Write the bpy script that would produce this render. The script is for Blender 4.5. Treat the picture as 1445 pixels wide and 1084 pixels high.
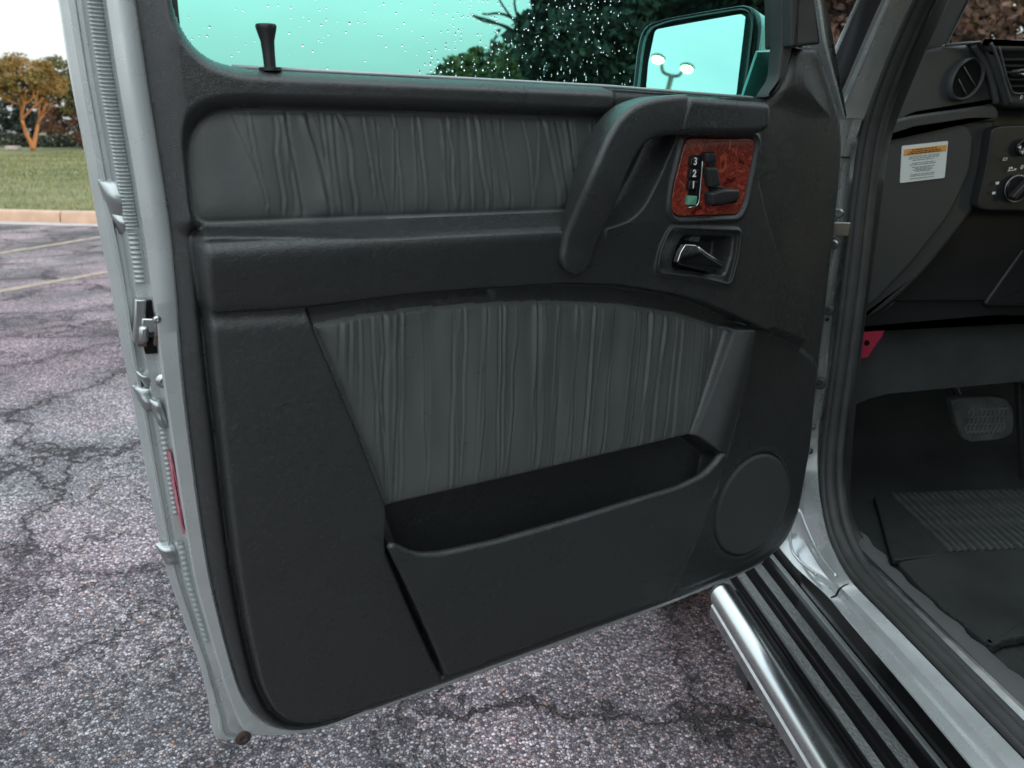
import bpy, bmesh, math, random
import numpy as np
from mathutils import Vector, Matrix
random.seed(7); RNG = np.random.default_rng(11)
for o in list(bpy.data.objects): bpy.data.objects.remove(o)
SC = bpy.context.scene; COL = SC.collection
# ------------------------------------------------------------------ camera, sky, sun, exposure
EYE = np.array([0.0, 0.0, 1.22])                 # metres above the asphalt
FPX, CX, CY = 1085.0, 722.5, 542.0
PITCH, ROLL, YAW = math.radians(18.0), math.radians(0.96), math.radians(6.2)
FW = np.array([math.sin(YAW)*math.cos(PITCH), math.cos(YAW)*math.cos(PITCH), -math.sin(PITCH)])
_r0 = np.array([math.cos(YAW), -math.sin(YAW), 0.0]); _u0 = np.cross(_r0, FW)
RT = math.cos(ROLL)*_r0 + math.sin(ROLL)*_u0
UP = -math.sin(ROLL)*_r0 + math.cos(ROLL)*_u0
cam = bpy.data.cameras.new('camera'); camo = bpy.data.objects.new('camera', cam); COL.objects.link(camo)
cam.sensor_width = 36.0; cam.lens = FPX/1445*36.0; cam.clip_start = 0.02; cam.clip_end = 3000
m = Matrix.Identity(4)
for i in range(3):
    m[i][0] = RT[i]; m[i][1] = UP[i]; m[i][2] = -FW[i]; m[i][3] = EYE[i]
camo.matrix_world = m
cam.dof.use_dof = True; cam.dof.focus_distance = 0.98; cam.dof.aperture_fstop = 8.5
SC.camera = camo
SUN_EL, SUN_AZ = math.radians(10), math.radians(136)      # azimuth clockwise from +Y
w = bpy.data.worlds.new("World"); SC.world = w; w.use_nodes = True
nt = w.node_tree; nt.nodes.clear()
out = nt.nodes.new('ShaderNodeOutputWorld'); bg = nt.nodes.new('ShaderNodeBackground')
sky = nt.nodes.new('ShaderNodeTexSky'); sky.sky_type = 'NISHITA'; sky.sun_disc = False
sky.sun_elevation = SUN_EL; sky.sun_rotation = SUN_AZ; sky.dust_density = 2.0; sky.air_density = 1.0; sky.ozone_density = 1.6
hs = nt.nodes.new('ShaderNodeHueSaturation'); hs.inputs['Saturation'].default_value = 0.45
tc = nt.nodes.new('ShaderNodeTexCoord'); mp = nt.nodes.new('ShaderNodeMapping'); mp.inputs['Scale'].default_value = (1, 1, 3.2)
nz = nt.nodes.new('ShaderNodeTexNoise'); nz.inputs['Scale'].default_value = 1.7; nz.inputs['Detail'].default_value = 7; nz.inputs['Roughness'].default_value = 0.55
rp = nt.nodes.new('ShaderNodeValToRGB'); rp.color_ramp.elements[0].position = 0.34; rp.color_ramp.elements[1].position = 0.68
rp.color_ramp.elements[0].color = (.34, .34, .34, 1); rp.color_ramp.elements[1].color = (.82, .82, .82, 1)
mx = nt.nodes.new('ShaderNodeMix'); mx.data_type = 'RGBA'
mx.inputs[7].default_value = (5.1, 5.5, 5.45, 1)             # thin cloud
L = nt.links.new
L(sky.outputs[0], hs.inputs['Color']); L(hs.outputs[0], mx.inputs[6]); L(tc.outputs['Generated'], mp.inputs[0]); L(mp.outputs[0], nz.inputs['Vector'])
L(nz.outputs[0], rp.inputs[0]); L(rp.outputs[0], mx.inputs[0]); sx = nt.nodes.new('ShaderNodeSeparateXYZ'); L(tc.outputs['Generated'], sx.inputs[0])       # overcast: brighter overhead than at the horizon
mr = nt.nodes.new('ShaderNodeMapRange'); mr.inputs[1].default_value = 0; mr.inputs[2].default_value = 1; mr.inputs[3].default_value = .70; mr.inputs[4].default_value = 2.9; L(sx.outputs[2], mr.inputs[0])
mu = nt.nodes.new('ShaderNodeMix'); mu.data_type = 'RGBA'; mu.blend_type = 'MULTIPLY'; mu.inputs[0].default_value = 1; ms = nt.nodes.new('ShaderNodeMapRange'); ms.inputs[1].default_value = .05; ms.inputs[2].default_value = .24; ms.inputs[3].default_value = .2; ms.inputs[4].default_value = .85
L(sx.outputs[2], ms.inputs[0]); L(ms.outputs[0], hs.inputs['Saturation']); L(mx.outputs[2], mu.inputs[6]); L(mr.outputs[0], mu.inputs[7])
L(mu.outputs[2], bg.inputs[0]); L(bg.outputs[0], out.inputs[0])
bg.inputs[1].default_value = 0.12
sl = bpy.data.lights.new('sun', 'SUN'); sl.energy = 1.1; sl.angle = math.radians(10); sl.color = (1.0, .74, .48)
so = bpy.data.objects.new('sun', sl); COL.objects.link(so)
sd = Vector((math.sin(SUN_AZ)*math.cos(SUN_EL), math.cos(SUN_AZ)*math.cos(SUN_EL), math.sin(SUN_EL)))
so.rotation_euler = sd.to_track_quat('Z', 'Y').to_euler()
vs = SC.view_settings; vs.view_transform = 'Standard'; vs.look = 'None'; vs.gamma = 1; vs.exposure = 1.12; vs.use_curve_mapping = False
SC.cycles.max_bounces = 8; SC.cycles.transparent_max_bounces = 12
SC.cycles.use_denoising = True

# ------------------------------------------------------------------ measuring helpers (rays from the surveyed eye point on to real planes)
def ray(x, y):
    d = FW*FPX + RT*(x-CX) - UP*(y-CY); return d/np.linalg.norm(d)
def PX(x, y, X): d = ray(x, y); return EYE + d*(X/d[0])
def PY(x, y, Y): d = ray(x, y); return EYE + d*(Y/d[1])
def PZ(x, y, Z): d = ray(x, y); return EYE + d*((Z-EYE[2])/d[2])
DA = math.radians(66.0); DE = np.array([math.sin(DA), math.cos(DA), 0]); DN = np.array([math.cos(DA), -math.sin(DA), 0]); DK = 0.8044
def D(x, y, wd=0.0):                               # door-plane coordinates (along, up) of a traced point standing wd proud of the door
    d = ray(x, y); t = -(DK-wd)/(d @ DN); p = d*t; return np.array([p @ DE, p[2]])
def DL(pts, wd=0.0): return [D(x, y, wd) for x, y in pts]
DOORM = Matrix(((DE[0], -DN[0], 0, -DN[0]*DK+EYE[0]), (DE[1], -DN[1], 0, -DN[1]*DK+EYE[1]), (0, 0, 1, EYE[2]), (0, 0, 0, 1)))
def dloc(u, v, wd): return (u, -wd, v)

# ------------------------------------------------------------------ materials
def mat(name, base, rough=.5, metal=0., spec=.5, grain=None, gstr=.2, gdist=.001, var=None, vscale=8., voro=None, coat=0., trans=0., ior=1.45, emit=None, estr=0., rvar=0.):
    M = bpy.data.materials.new(name); M.use_nodes = True; n = M.node_tree.nodes; l = M.node_tree.links
    b = n['Principled BSDF']; b.inputs['Base Color'].default_value = (*base, 1); b.inputs['Roughness'].default_value = rough
    b.inputs['Metallic'].default_value = metal; b.inputs['Specular IOR Level'].default_value = spec
    b.inputs['Coat Weight'].default_value = coat; b.inputs['Coat Roughness'].default_value = .08
    b.inputs['Transmission Weight'].default_value = trans; b.inputs['IOR'].default_value = ior
    if emit: b.inputs['Emission Color'].default_value = (*emit, 1); b.inputs['Emission Strength'].default_value = estr
    t = n.new('ShaderNodeTexCoord')
    if var:
        z = n.new('ShaderNodeTexNoise'); z.inputs['Scale'].default_value = vscale; z.inputs['Detail'].default_value = 5; l.new(t.outputs['Object'], z.inputs['Vector'])
        r = n.new('ShaderNodeValToRGB'); r.color_ramp.elements[0].position = .32; r.color_ramp.elements[1].position = .68
        r.color_ramp.elements[0].color = (*base, 1); r.color_ramp.elements[1].color = (*var, 1)
        l.new(z.outputs[0], r.inputs[0]); l.new(r.outputs[0], b.inputs['Base Color'])
    if rvar:
        z = n.new('ShaderNodeTexNoise'); z.inputs['Scale'].default_value = 14; z.inputs['Detail'].default_value = 6; l.new(t.outputs['Object'], z.inputs['Vector'])
        r = n.new('ShaderNodeMapRange'); r.inputs[1].default_value = .3; r.inputs[2].default_value = .7; r.inputs[3].default_value = max(.02, rough-rvar); r.inputs[4].default_value = rough+rvar
        l.new(z.outputs[0], r.inputs[0]); l.new(r.outputs[0], b.inputs['Roughness'])
    if grain:
        bu = n.new('ShaderNodeBump'); bu.inputs['Strength'].default_value = gstr; bu.inputs['Distance'].default_value = gdist
        if voro:
            v = n.new('ShaderNodeTexVoronoi'); v.inputs['Scale'].default_value = grain; v.feature = voro
            d = n.new('ShaderNodeTexNoise'); d.inputs['Scale'].default_value = grain*.35; d.inputs['Detail'].default_value = 3
            mm = n.new('ShaderNodeMix'); mm.data_type = 'RGBA'; mm.blend_type = 'LINEAR_LIGHT'; mm.inputs[0].default_value = .012
            l.new(t.outputs['Object'], d.inputs['Vector']); l.new(t.outputs['Object'], mm.inputs[6]); l.new(d.outputs['Color'], mm.inputs[7]); l.new(mm.outputs[2], v.inputs['Vector'])
            l.new(v.outputs[0], bu.inputs['Height'])
        else:
            z = n.new('ShaderNodeTexNoise'); z.inputs['Scale'].default_value = grain; z.inputs['Detail'].default_value = 4; l.new(t.outputs['Object'], z.inputs['Vector'])
            l.new(z.outputs[0], bu.inputs['Height'])
        l.new(bu.outputs[0], b.inputs['Normal'])
    return M
M = {}
M['trim'] = mat('black_grained_vinyl', (.0235, .0255, .0258), .28, spec=.65, grain=380, gstr=.5, gdist=.0009, voro='DISTANCE_TO_EDGE', rvar=.07)
M['leather'] = mat('grey_leather', (.065, .0705, .07), .32, spec=.65, grain=460, gstr=.4, gdist=.0007, voro='DISTANCE_TO_EDGE', var=(.08, .087, .086), vscale=9, rvar=.06)
M['plastic'] = mat('black_plastic', (.02, .021, .022), .38, grain=900, gstr=.12, gdist=.0004, rvar=.06)
M['gloss_black'] = mat('glossy_black_plastic', (.012, .012, .013), .18, rvar=.05)
M['dash'] = mat('dark_dash_plastic', (.045, .048, .049), .5, grain=700, gstr=.25, gdist=.0006, rvar=.06)
M['rubber'] = mat('black_rubber', (.028, .03, .03), .55, grain=160, gstr=.2, gdist=.001, var=(.04, .042, .042), vscale=30)
M['grille'] = mat('speaker_cloth', (.038, .041, .041), .7, grain=1500, gstr=.5, gdist=.0005)
M['silver'] = mat('silver_paint', (.52, .555, .556), .29, metal=.5, coat=.5, grain=55, gstr=.06, gdist=.001, var=(.465, .50, .50), vscale=22, rvar=.08)
M['sealant'] = mat('painted_seam_sealant', (.36, .395, .39), .42, metal=.3, grain=260, gstr=.25, gdist=.001, rvar=.08)
M['foil'] = mat('crumpled_foil_tape', (.36, .39, .39), .28, metal=.85, grain=90, gstr=.25, gdist=.003)
M['chrome'] = mat('chrome', (.56, .59, .59), .24, metal=1., rvar=.05)
M['steel'] = mat('brushed_steel', (.48, .5, .5), .3, metal=1., var=(.36, .37, .37), vscale=60, rvar=.08)
M['rust'] = mat('oiled_latch_steel', (.18, .12, .09), .35, metal=.8, var=(.3, .31, .31), vscale=130)
M['red'] = mat('red_reflector', (.36, .07, .11), .25, grain=300, gstr=.5, gdist=.002, var=(.5, .2, .25), vscale=60)
M['redpaint'] = mat('red_bracket_paint', (.55, .04, .09), .45, rvar=.08)
M['white'] = mat('white_label', (.66, .71, .70), .45)
M['orange'] = mat('orange_label', (.68, .32, .08), .45)
M['ink'] = mat('black_ink', (.008, .008, .008), .7, spec=.1)
M['print'] = mat('white_print', (.72, .74, .74), .5)
M['green'] = mat('green_button', (.12, .32, .22), .4)
M['carpet'] = mat('black_carpet', (.040, .043, .043), .95, spec=.1, grain=320, gstr=1., gdist=.006, var=(.07, .074, .072), vscale=5)
M['greycarpet'] = mat('charcoal_carpet', (.07, .074, .073), .95, spec=.1, grain=420, gstr=.9, gdist=.004, var=(.10, .105, .103), vscale=9)
M['sillgrey'] = mat('grey_sill_vinyl', (.075, .08, .08), .6, grain=300, gstr=.3, gdist=.001, var=(.09, .095, .094), vscale=12)
M['headlining'] = mat('grey_pillar_cloth', (.12, .125, .13), .9, grain=800, gstr=.6, gdist=.001)
M['mirror'] = mat('mirror_glass', (.9, .92, .91), .015, metal=1.)
M['tyre'] = mat('tyre_rubber', (.022, .022, .022), .8, grain=90, gstr=.4, gdist=.004)
M['plug'] = mat('brown_rubber_plug', (.05, .035, .03), .5)
def wood():
    Mt = mat('burr_walnut', (.3, .05, .02), .16, coat=.6); n = Mt.node_tree.nodes; l = Mt.node_tree.links; b = n['Principled BSDF']
    t = n.new('ShaderNodeTexCoord'); z = n.new('ShaderNodeTexNoise'); z.inputs['Scale'].default_value = 30; z.inputs['Detail'].default_value = 7; z.inputs['Distortion'].default_value = 3.6
    r = n.new('ShaderNodeValToRGB'); e = r.color_ramp.elements; e[0].position = .3; e[1].position = .72
    e[0].color = (.07, .008, .008, 1); e[1].color = (.42, .095, .05, 1); e.new(.46).color = (.28, .05, .03, 1); e.new(.54).color = (.13, .016, .014, 1); e.new(.62).color = (.33, .065, .036, 1)
    l.new(t.outputs['Object'], z.inputs['Vector']); l.new(z.outputs[0], r.inputs[0]); l.new(r.outputs[0], b.inputs['Base Color'])
    return Mt
M['wood'] = wood()
def glass_mat(name, tint, refl=.05):
    Mt = bpy.data.materials.new(name); Mt.use_nodes = True; n = Mt.node_tree.nodes; l = Mt.node_tree.links; n.clear()
    o = n.new('ShaderNodeOutputMaterial'); tr = n.new('ShaderNodeBsdfTransparent'); tr.inputs[0].default_value = (*tint, 1)
    g = n.new('ShaderNodeBsdfGlossy'); g.inputs['Roughness'].default_value = .02; f = n.new('ShaderNodeFresnel'); f.inputs[0].default_value = 1.17
    x = n.new('ShaderNodeMixShader'); l.new(f.outputs[0], x.inputs[0]); l.new(tr.outputs[0], x.inputs[1]); l.new(g.outputs[0], x.inputs[2]); l.new(x.outputs[0], o.inputs[0])
    return Mt
M['glass'] = glass_mat('green_tinted_glass', (.54, .85, .795)); M['clear'] = glass_mat('windscreen_glass', (.86, .9, .88))
M['darkglass'] = glass_mat('sun_shading_glass', (.25, .28, .27)); M['drop'] = mat('water', (1, 1, 1), .0, trans=1., ior=1.33)

# ------------------------------------------------------------------ mesh helpers
def tag(o, label=None, cat=None, group=None, kind=None):
    if label: o['label'] = label
    if cat: o['category'] = cat
    if group: o['group'] = group
    if kind: o['kind'] = kind
    return o
def mk(name, V, F, m, parent=None, smooth=True, sharp=None):
    me = bpy.data.meshes.new(name)
    V = np.asarray(V, dtype=np.float32)
    me.from_pydata(V.tolist(), [], F if isinstance(F, list) else F.tolist())
    me.materials.append(m); me.update()
    if smooth:
        me.shade_smooth()
        if sharp: me.set_sharp_from_angle(angle=math.radians(sharp))
    o = bpy.data.objects.new(name, me); COL.objects.link(o)
    if parent: o.parent = parent
    return o
def quads(name, V, Q, m, parent=None):             # fast path for big grids
    me = bpy.data.meshes.new(name); V = np.asarray(V, np.float32); Q = np.asarray(Q, np.int32); k = Q.shape[1]
    me.vertices.add(len(V)); me.vertices.foreach_set('co', V.ravel())
    me.loops.add(Q.size); me.loops.foreach_set('vertex_index', Q.ravel())
    me.polygons.add(len(Q)); me.polygons.foreach_set('loop_start', np.arange(len(Q), dtype=np.int32)*k)
    me.update(calc_edges=True); me.validate(); me.shade_smooth(); me.materials.append(m)
    o = bpy.data.objects.new(name, me); COL.objects.link(o)
    if parent: o.parent = parent
    return o
def empty(name, loc=(0, 0, 0), parent=None):
    o = bpy.data.objects.new(name, None); COL.objects.link(o); o.location = loc
    if parent: o.parent = parent
    return o
def fillet(P, r=.01, closed=True, seg=4):
    P = [np.asarray(p, float) for p in P]; n = len(P); R = []
    for i in range(n):
        if not closed and i in (0, n-1): R.append(P[i]); continue
        a, b, c = P[i-1], P[i], P[(i+1) % n]; l1 = np.linalg.norm(a-b); l2 = np.linalg.norm(c-b)
        t = min(r, .46*l1, .46*l2)
        if t < 1e-5: R.append(b); continue
        p0 = b+(a-b)/l1*t; p2 = b+(c-b)/l2*t
        for k in range(seg+1):
            s = k/seg; R.append((1-s)**2*p0+2*s*(1-s)*b+s*s*p2)
    return R
def resample(P, n):
    P = np.asarray(P, float); d = np.r_[0, np.cumsum(np.linalg.norm(np.diff(P, axis=0), axis=1))]; s = np.linspace(0, d[-1], n)
    return np.stack([np.interp(s, d, P[:, k]) for k in range(P.shape[1])], 1)
def loft(rows, closed=False):
    n = len(rows[0]); V = np.concatenate([np.asarray(r) for r in rows]); F = []
    for i in range(len(rows)-1):
        for j in range(n if closed else n-1):
            k = (j+1) % n; F.append([i*n+j, i*n+k, (i+1)*n+k, (i+1)*n+j])
    return V, F
def loftobj(name, rows, m, parent=None, closed=False, sharp=35, thick=0.):
    V, F = loft(rows, closed); o = mk(name, V, F, m, parent, True, sharp)
    if thick:
        s = o.modifiers.new('thickness', 'SOLIDIFY'); s.thickness = thick; s.offset = 0
    return o
def tube(P, r, ns=10, cap=True):
    P = np.asarray(P, float); n = len(P); rr = np.full(n, r) if np.isscalar(r) else np.asarray(r)
    T = np.gradient(P, axis=0); T /= np.linalg.norm(T, axis=1)[:, None]+1e-12
    a = np.array([0, 0, 1.]) if abs(T[0][2]) < .9 else np.array([1., 0, 0]); V = []; F = []
    for i in range(n):
        x = a-T[i]*(a@T[i]); x /= np.linalg.norm(x); y = np.cross(T[i], x); a = x
        for k in range(ns):
            q = 2*math.pi*k/ns; V.append(P[i]+rr[i]*(math.cos(q)*x+math.sin(q)*y))
    for i in range(n-1):
        for k in range(ns): F.append([i*ns+k, i*ns+(k+1) % ns, (i+1)*ns+(k+1) % ns, (i+1)*ns+k])
    if cap: F.append(list(range(ns))[::-1]); F.append(list(range((n-1)*ns, n*ns)))
    return V, F
def join(parts):
    V = []; F = []
    for v, f in parts:
        b = len(V); V += [tuple(p) for p in v]; F += [[i+b for i in q] for q in f]
    return V, F
def area2(P): P = np.asarray(P); x, y = P[:, 0], P[:, 1]; return .5*np.sum(x*np.roll(y, -1)-np.roll(x, -1)*y)
def inset(P, d):
    P = np.asarray(P); e = np.roll(P, -1, 0)-P; ln = np.linalg.norm(e, axis=1)[:, None]+1e-12; nn = np.stack([-e[:, 1], e[:, 0]], 1)/ln
    a = np.roll(nn, 1, 0)+nn; a /= (np.linalg.norm(a, axis=1)[:, None]+1e-9); c = np.clip((a*nn).sum(1), .45, 1)[:, None]
    return P+a*d/c
def slab_geo(poly, w0, w1, bev, fr, nb=4, back=True):
    P = np.asarray(poly, float)
    keep = np.linalg.norm(P-np.roll(P, 1, 0), axis=1) > 1e-6; P = P[keep]
    if area2(P) < 0: P = P[::-1]
    n = len(P); rows = [(P, w0)]
    for k in range(nb+1):
        q = math.pi/2*k/nb; rows.append((inset(P, bev*(1-math.cos(q))), w1-bev+bev*math.sin(q)))
    if bev > .002: rows.append((inset(P, bev+min(.0015, bev*.4)), w1))
    V = [fr(p[0], p[1], wd) for R, wd in rows for p in R]; F = []
    for i in range(len(rows)-1):
        for j in range(n): F.append([i*n+j, i*n+(j+1) % n, (i+1)*n+(j+1) % n, (i+1)*n+j])
    F.append(list(range((len(rows)-1)*n, len(rows)*n)))
    if back: F.append(list(range(n))[::-1])
    return V, F
def slab(name, poly, w0, w1, bev, m, parent, fr=dloc, nb=4, sharp=40):
    V, F = slab_geo(poly, w0, w1, bev, fr, nb); return mk(name, V, F, m, parent, True, sharp)
def box_geo(c, s, R=None):
    c = np.asarray(c); V = []
    for x in (-.5, .5):
        for y in (-.5, .5):
            for z in (-.5, .5):
                p = np.array([x*s[0], y*s[1], z*s[2]]); V.append(c+(R@p if R is not None else p))
    return V, [[0, 1, 3, 2], [4, 6, 7, 5], [0, 4, 5, 1], [2, 3, 7, 6], [0, 2, 6, 4], [1, 5, 7, 3]]
def bevelmod(o, wd=.002, seg=2):
    b = o.modifiers.new('edge', 'BEVEL'); b.width = wd; b.segments = seg; b.limit_method = 'ANGLE'; return o
def lathe_geo(prof, c, ax=(0, 0, 1), ns=20):
    ax = np.asarray(ax, float); ax /= np.linalg.norm(ax); a = np.array([1., 0, 0]) if abs(ax[0]) < .9 else np.array([0, 1., 0])
    x = a-ax*(a@ax); x /= np.linalg.norm(x); y = np.cross(ax, x); V = []; F = []
    for r, h in prof:
        for k in range(ns): q = 2*math.pi*k/ns; V.append(np.asarray(c)+ax*h+r*(math.cos(q)*x+math.sin(q)*y))
    for i in range(len(prof)-1):
        for k in range(ns): F.append([i*ns+k, i*ns+(k+1) % ns, (i+1)*ns+(k+1) % ns, (i+1)*ns+k])
    F.append(list(range(ns))[::-1]); F.append(list(range((len(prof)-1)*ns, len(prof)*ns)))
    return V, F
def sst(x): x = np.clip(x, 0, 1); return x*x*(3-2*x)

# ------------------------------------------------------------------ ground, kerb, lawn
def ground_mat():
    Mt = mat('worn_coarse_asphalt', (.2, .2, .2), .8, spec=.3); n = Mt.node_tree.nodes; l = Mt.node_tree.links; b = n['Principled BSDF']
    t = n.new('ShaderNodeTexCoord'); P = t.outputs['Object']
    def nzn(s, d=5, ro=.55):
        z = n.new('ShaderNodeTexNoise'); z.inputs['Scale'].default_value = s; z.inputs['Detail'].default_value = d; z.inputs['Roughness'].default_value = ro; l.new(P, z.inputs['Vector']); return z
    def ramp(src, *es):
        r = n.new('ShaderNodeValToRGB'); e = r.color_ramp.elements; e[0].position, e[0].color = es[0][0], (*es[0][1], 1); e[1].position, e[1].color = es[-1][0], (*es[-1][1], 1)
        for q in es[1:-1]: e.new(q[0]).color = (*q[1], 1)
        l.new(src, r.inputs[0]); return r.outputs[0]
    def mixc(f, a, c, mode='MIX'):
        x = n.new('ShaderNodeMix'); x.data_type = 'RGBA'; x.blend_type = mode
        if isinstance(f, float): x.inputs[0].default_value = f
        else: l.new(f, x.inputs[0])
        for s, i in ((a, 6), (c, 7)):
            if isinstance(s, tuple): x.inputs[i].default_value = (*s, 1)
            else: l.new(s, x.inputs[i])
        return x.outputs[2]
    v = n.new('ShaderNodeTexVoronoi'); v.inputs['Scale'].default_value = 145; l.new(P, v.inputs['Vector'])
    sep = n.new('ShaderNodeSeparateColor'); l.new(v.outputs['Color'], sep.inputs[0])
    stone = ramp(sep.outputs[0], (0, (.06, .055, .058)), (.3, (.17, .163, .167)), (.65, (.33, .32, .32)), (.86, (.66, .64, .62)), (1., (.40, .26, .19)))
    ve = n.new('ShaderNodeTexVoronoi'); ve.feature = 'DISTANCE_TO_EDGE'; ve.inputs['Scale'].default_value = 145; l.new(P, ve.inputs['Vector'])
    bind = ramp(ve.outputs[0], (.0, (0, 0, 0)), (.2, (1, 1, 1)))
    c = mixc(bind, (.035, .032, .035), stone)
    patch = ramp(nzn(1.1, 6).outputs[0], (.33, (.42, .41, .43)), (.60, (1.15, 1.13, 1.15)))
    c = mixc(1., c, patch, 'MULTIPLY')
    tint = ramp(nzn(.55, 4).outputs[0], (.36, (.93, 1.03, 1.05)), (.60, (1.13, .95, 1.05)))
    c = mixc(1., c, tint, 'MULTIPLY')
    # cracks: warped cell borders
    w1 = nzn(2.6, 6, .65); mm = n.new('ShaderNodeMix'); mm.data_type = 'RGBA'; mm.blend_type = 'LINEAR_LIGHT'; mm.inputs[0].default_value = .33; l.new(P, mm.inputs[6]); l.new(w1.outputs['Color'], mm.inputs[7])
    vc = n.new('ShaderNodeTexVoronoi'); vc.feature = 'DISTANCE_TO_EDGE'; vc.inputs['Scale'].default_value = 1.25; l.new(mm.outputs[2], vc.inputs['Vector'])
    crack = ramp(vc.outputs[0], (.003, (1, 1, 1)), (.013, (0, 0, 0)))
    gate = ramp(nzn(.9, 2).outputs[0], (.42, (0, 0, 0)), (.56, (1, 1, 1)))
    cf = mixc(1., crack, gate, 'MULTIPLY')
    halo = ramp(vc.outputs[0], (.0, (.62, .6, .62)), (.1, (1, 1, 1)))
    c = mixc(1., c, halo, 'MULTIPLY')
    vd = n.new('ShaderNodeTexVoronoi'); vd.feature = 'DISTANCE_TO_EDGE'; vd.inputs['Scale'].default_value = 3.1; l.new(mm.outputs[2], vd.inputs['Vector'])
    fine = ramp(vd.outputs[0], (.004, (.8, .8, .8)), (.02, (0, 0, 0))); g2 = ramp(nzn(1.4, 3).outputs[0], (.5, (0, 0, 0)), (.62, (1, 1, 1)))
    cf = mixc(1., cf, mixc(1., fine, g2, 'MULTIPLY'), 'LIGHTEN')
    c = mixc(cf, c, (.035, .031, .033))
    l.new(c, b.inputs['Base Color'])
    bu = n.new('ShaderNodeBump'); bu.inputs['Strength'].default_value = .85; bu.inputs['Distance'].default_value = .006; l.new(ve.outputs[0], bu.inputs['Height'])
    b2 = n.new('ShaderNodeBump'); b2.inputs['Strength'].default_value = 1.; b2.inputs['Distance'].default_value = .012; b2.invert = True; l.new(cf, b2.inputs['Height']); l.new(bu.outputs[0], b2.inputs['Normal'])
    l.new(b2.outputs[0], b.inputs['Normal'])
    return Mt
M['asphalt'] = ground_mat()
M['kerb'] = mat('tan_concrete', (.34, .24, .185), .85, grain=70, gstr=.4, gdist=.006, var=(.43, .31, .24), vscale=5)
M['gutter'] = mat('pale_gutter_concrete', (.42, .39, .37), .85, grain=90, gstr=.4, gdist=.004, var=(.3, .28, .28), vscale=4)
M['lawnsoil'] = mat('mown_grass', (.12, .135, .065), .9, spec=.1, grain=30, gstr=.8, gdist=.04, var=(.20, .20, .115), vscale=.55)
M['blade'] = mat('grass_blades', (.095, .125, .055), .7, spec=.2, var=(.20, .215, .12), vscale=.5)
M['line'] = mat('faded_yellow_paint', (.36, .28, .19), .8, grain=120, gstr=.7, gdist=.005, var=(.16, .15, .15), vscale=14)
k0 = PZ(0, 312.5, 0.0); k1 = PZ(158, 316.5, 0.0); kd = (k1-k0)/np.linalg.norm(k1-k0); kn = np.array([-kd[1], kd[0], 0]); kn = kn if kn[1] > 0 else -kn
g = mk('parking_lot', [(-400, -400, 0), (400, -400, 0), (400, 600, 0), (-400, 600, 0)], [[0, 1, 2, 3]], M['asphalt'], smooth=False); tag(g, kind='structure')
def kp(s, o, z): p = k0+kd*s+kn*o; return (p[0], p[1], z)
lawn_rows = [[kp(s, o, .135+.02*math.sin(s*.31+o*.2)*(o > 1)) for s in np.linspace(-90, 140, 60)] for o in np.r_[.17, np.linspace(1, 80, 40), 350]]
V, F = loft(lawn_rows); lawn = mk('lawn', V, F, M['lawnsoil']); tag(lawn, kind='structure')
gut = mk('gutter_strip', [kp(-90, -.30, .004), kp(140, -.30, .004), kp(140, 0, .004), kp(-90, 0, .004)], [[0, 1, 2, 3]], M['gutter'], smooth=False); tag(gut, kind='structure')
kr = empty('kerb', kp(0, 0, 0)); tag(kr, kind='structure')
prof = [(0, 0), (.015, .10), (.028, .135), (.055, .15), (.17, .15), (.17, 0)]
kV = []; kF = []; klen = 2.98
for s in (0, klen):
    for o_, z in prof: q = kd*s+kn*o_; kV.append((q[0], q[1], z))
n_ = len(prof)
for j in range(n_): kF.append([j, (j+1) % n_, n_+(j+1) % n_, n_+j])
kF += [list(range(n_))[::-1], list(range(n_, 2*n_))]
kme = None
for i in range(-9, 26):
    if kme is None:
        ks = mk('kerb_stone', kV, kF, M['kerb'], kr, True, 30); kme = ks.data; bevelmod(ks, .006)
    else:
        ks = bpy.data.objects.new('kerb_stone', kme); COL.objects.link(ks); ks.parent = kr; bevelmod(ks, .006)
    q = kd*(i*3.0+.85); ks.location = (q[0], q[1], 0.003*math.sin(i*2.1))
def line_strip(a, b, wd):
    a = PZ(*a, .004); b = PZ(*b, .004); d = (b-a)/np.linalg.norm(b-a); nn = np.array([-d[1], d[0], 0]); a2 = a-d*2.5; b2 = b+d*3
    ln = np.linalg.norm(b2-a2); xs = np.linspace(0, ln, 60)
    jit = RNG.normal(0, .008, (2, 60)); rows = [[a2+d*x+nn*(sg*wd/2+jit[k][i]) for i, x in enumerate(xs)] for k, sg in enumerate((-1, 1))]
    V, F = loft(rows); o = mk('parking_line', V, F, M['line'], None, False); tag(o, kind='structure')
line_strip((0, 357), (158, 332), .10); line_strip((0, 411), (165, 381), .10)
# grass blades, in tufts, on the part of the lawn nearest the kerb
def blades(N):
    s = RNG.uniform(-14, 16, N); o_ = .2+(RNG.random(N)**1.7)*26; h = RNG.uniform(.03, .075, N)*(1+o_*.02); wd = .007+o_*.0012; a = RNG.uniform(0, math.pi, N)
    p = k0[None, :]+kd[None, :]*s[:, None]+kn[None, :]*o_[:, None]; p[:, 2] = .133
    dx = np.stack([np.cos(a)*wd, np.sin(a)*wd, 0*a], 1); ln = RNG.normal(0, .02, (N, 3)); ln[:, 2] = h
    V = np.concatenate([p-dx, p+dx, p+ln+dx*.2, p+ln-dx*.2]); i = np.arange(N)
    return V, np.stack([i, i+N, i+2*N, i+3*N], 1)
V, Q = blades(60000); gr = quads('grass', V, Q, M['blade']); tag(gr, kind='stuff')

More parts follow.
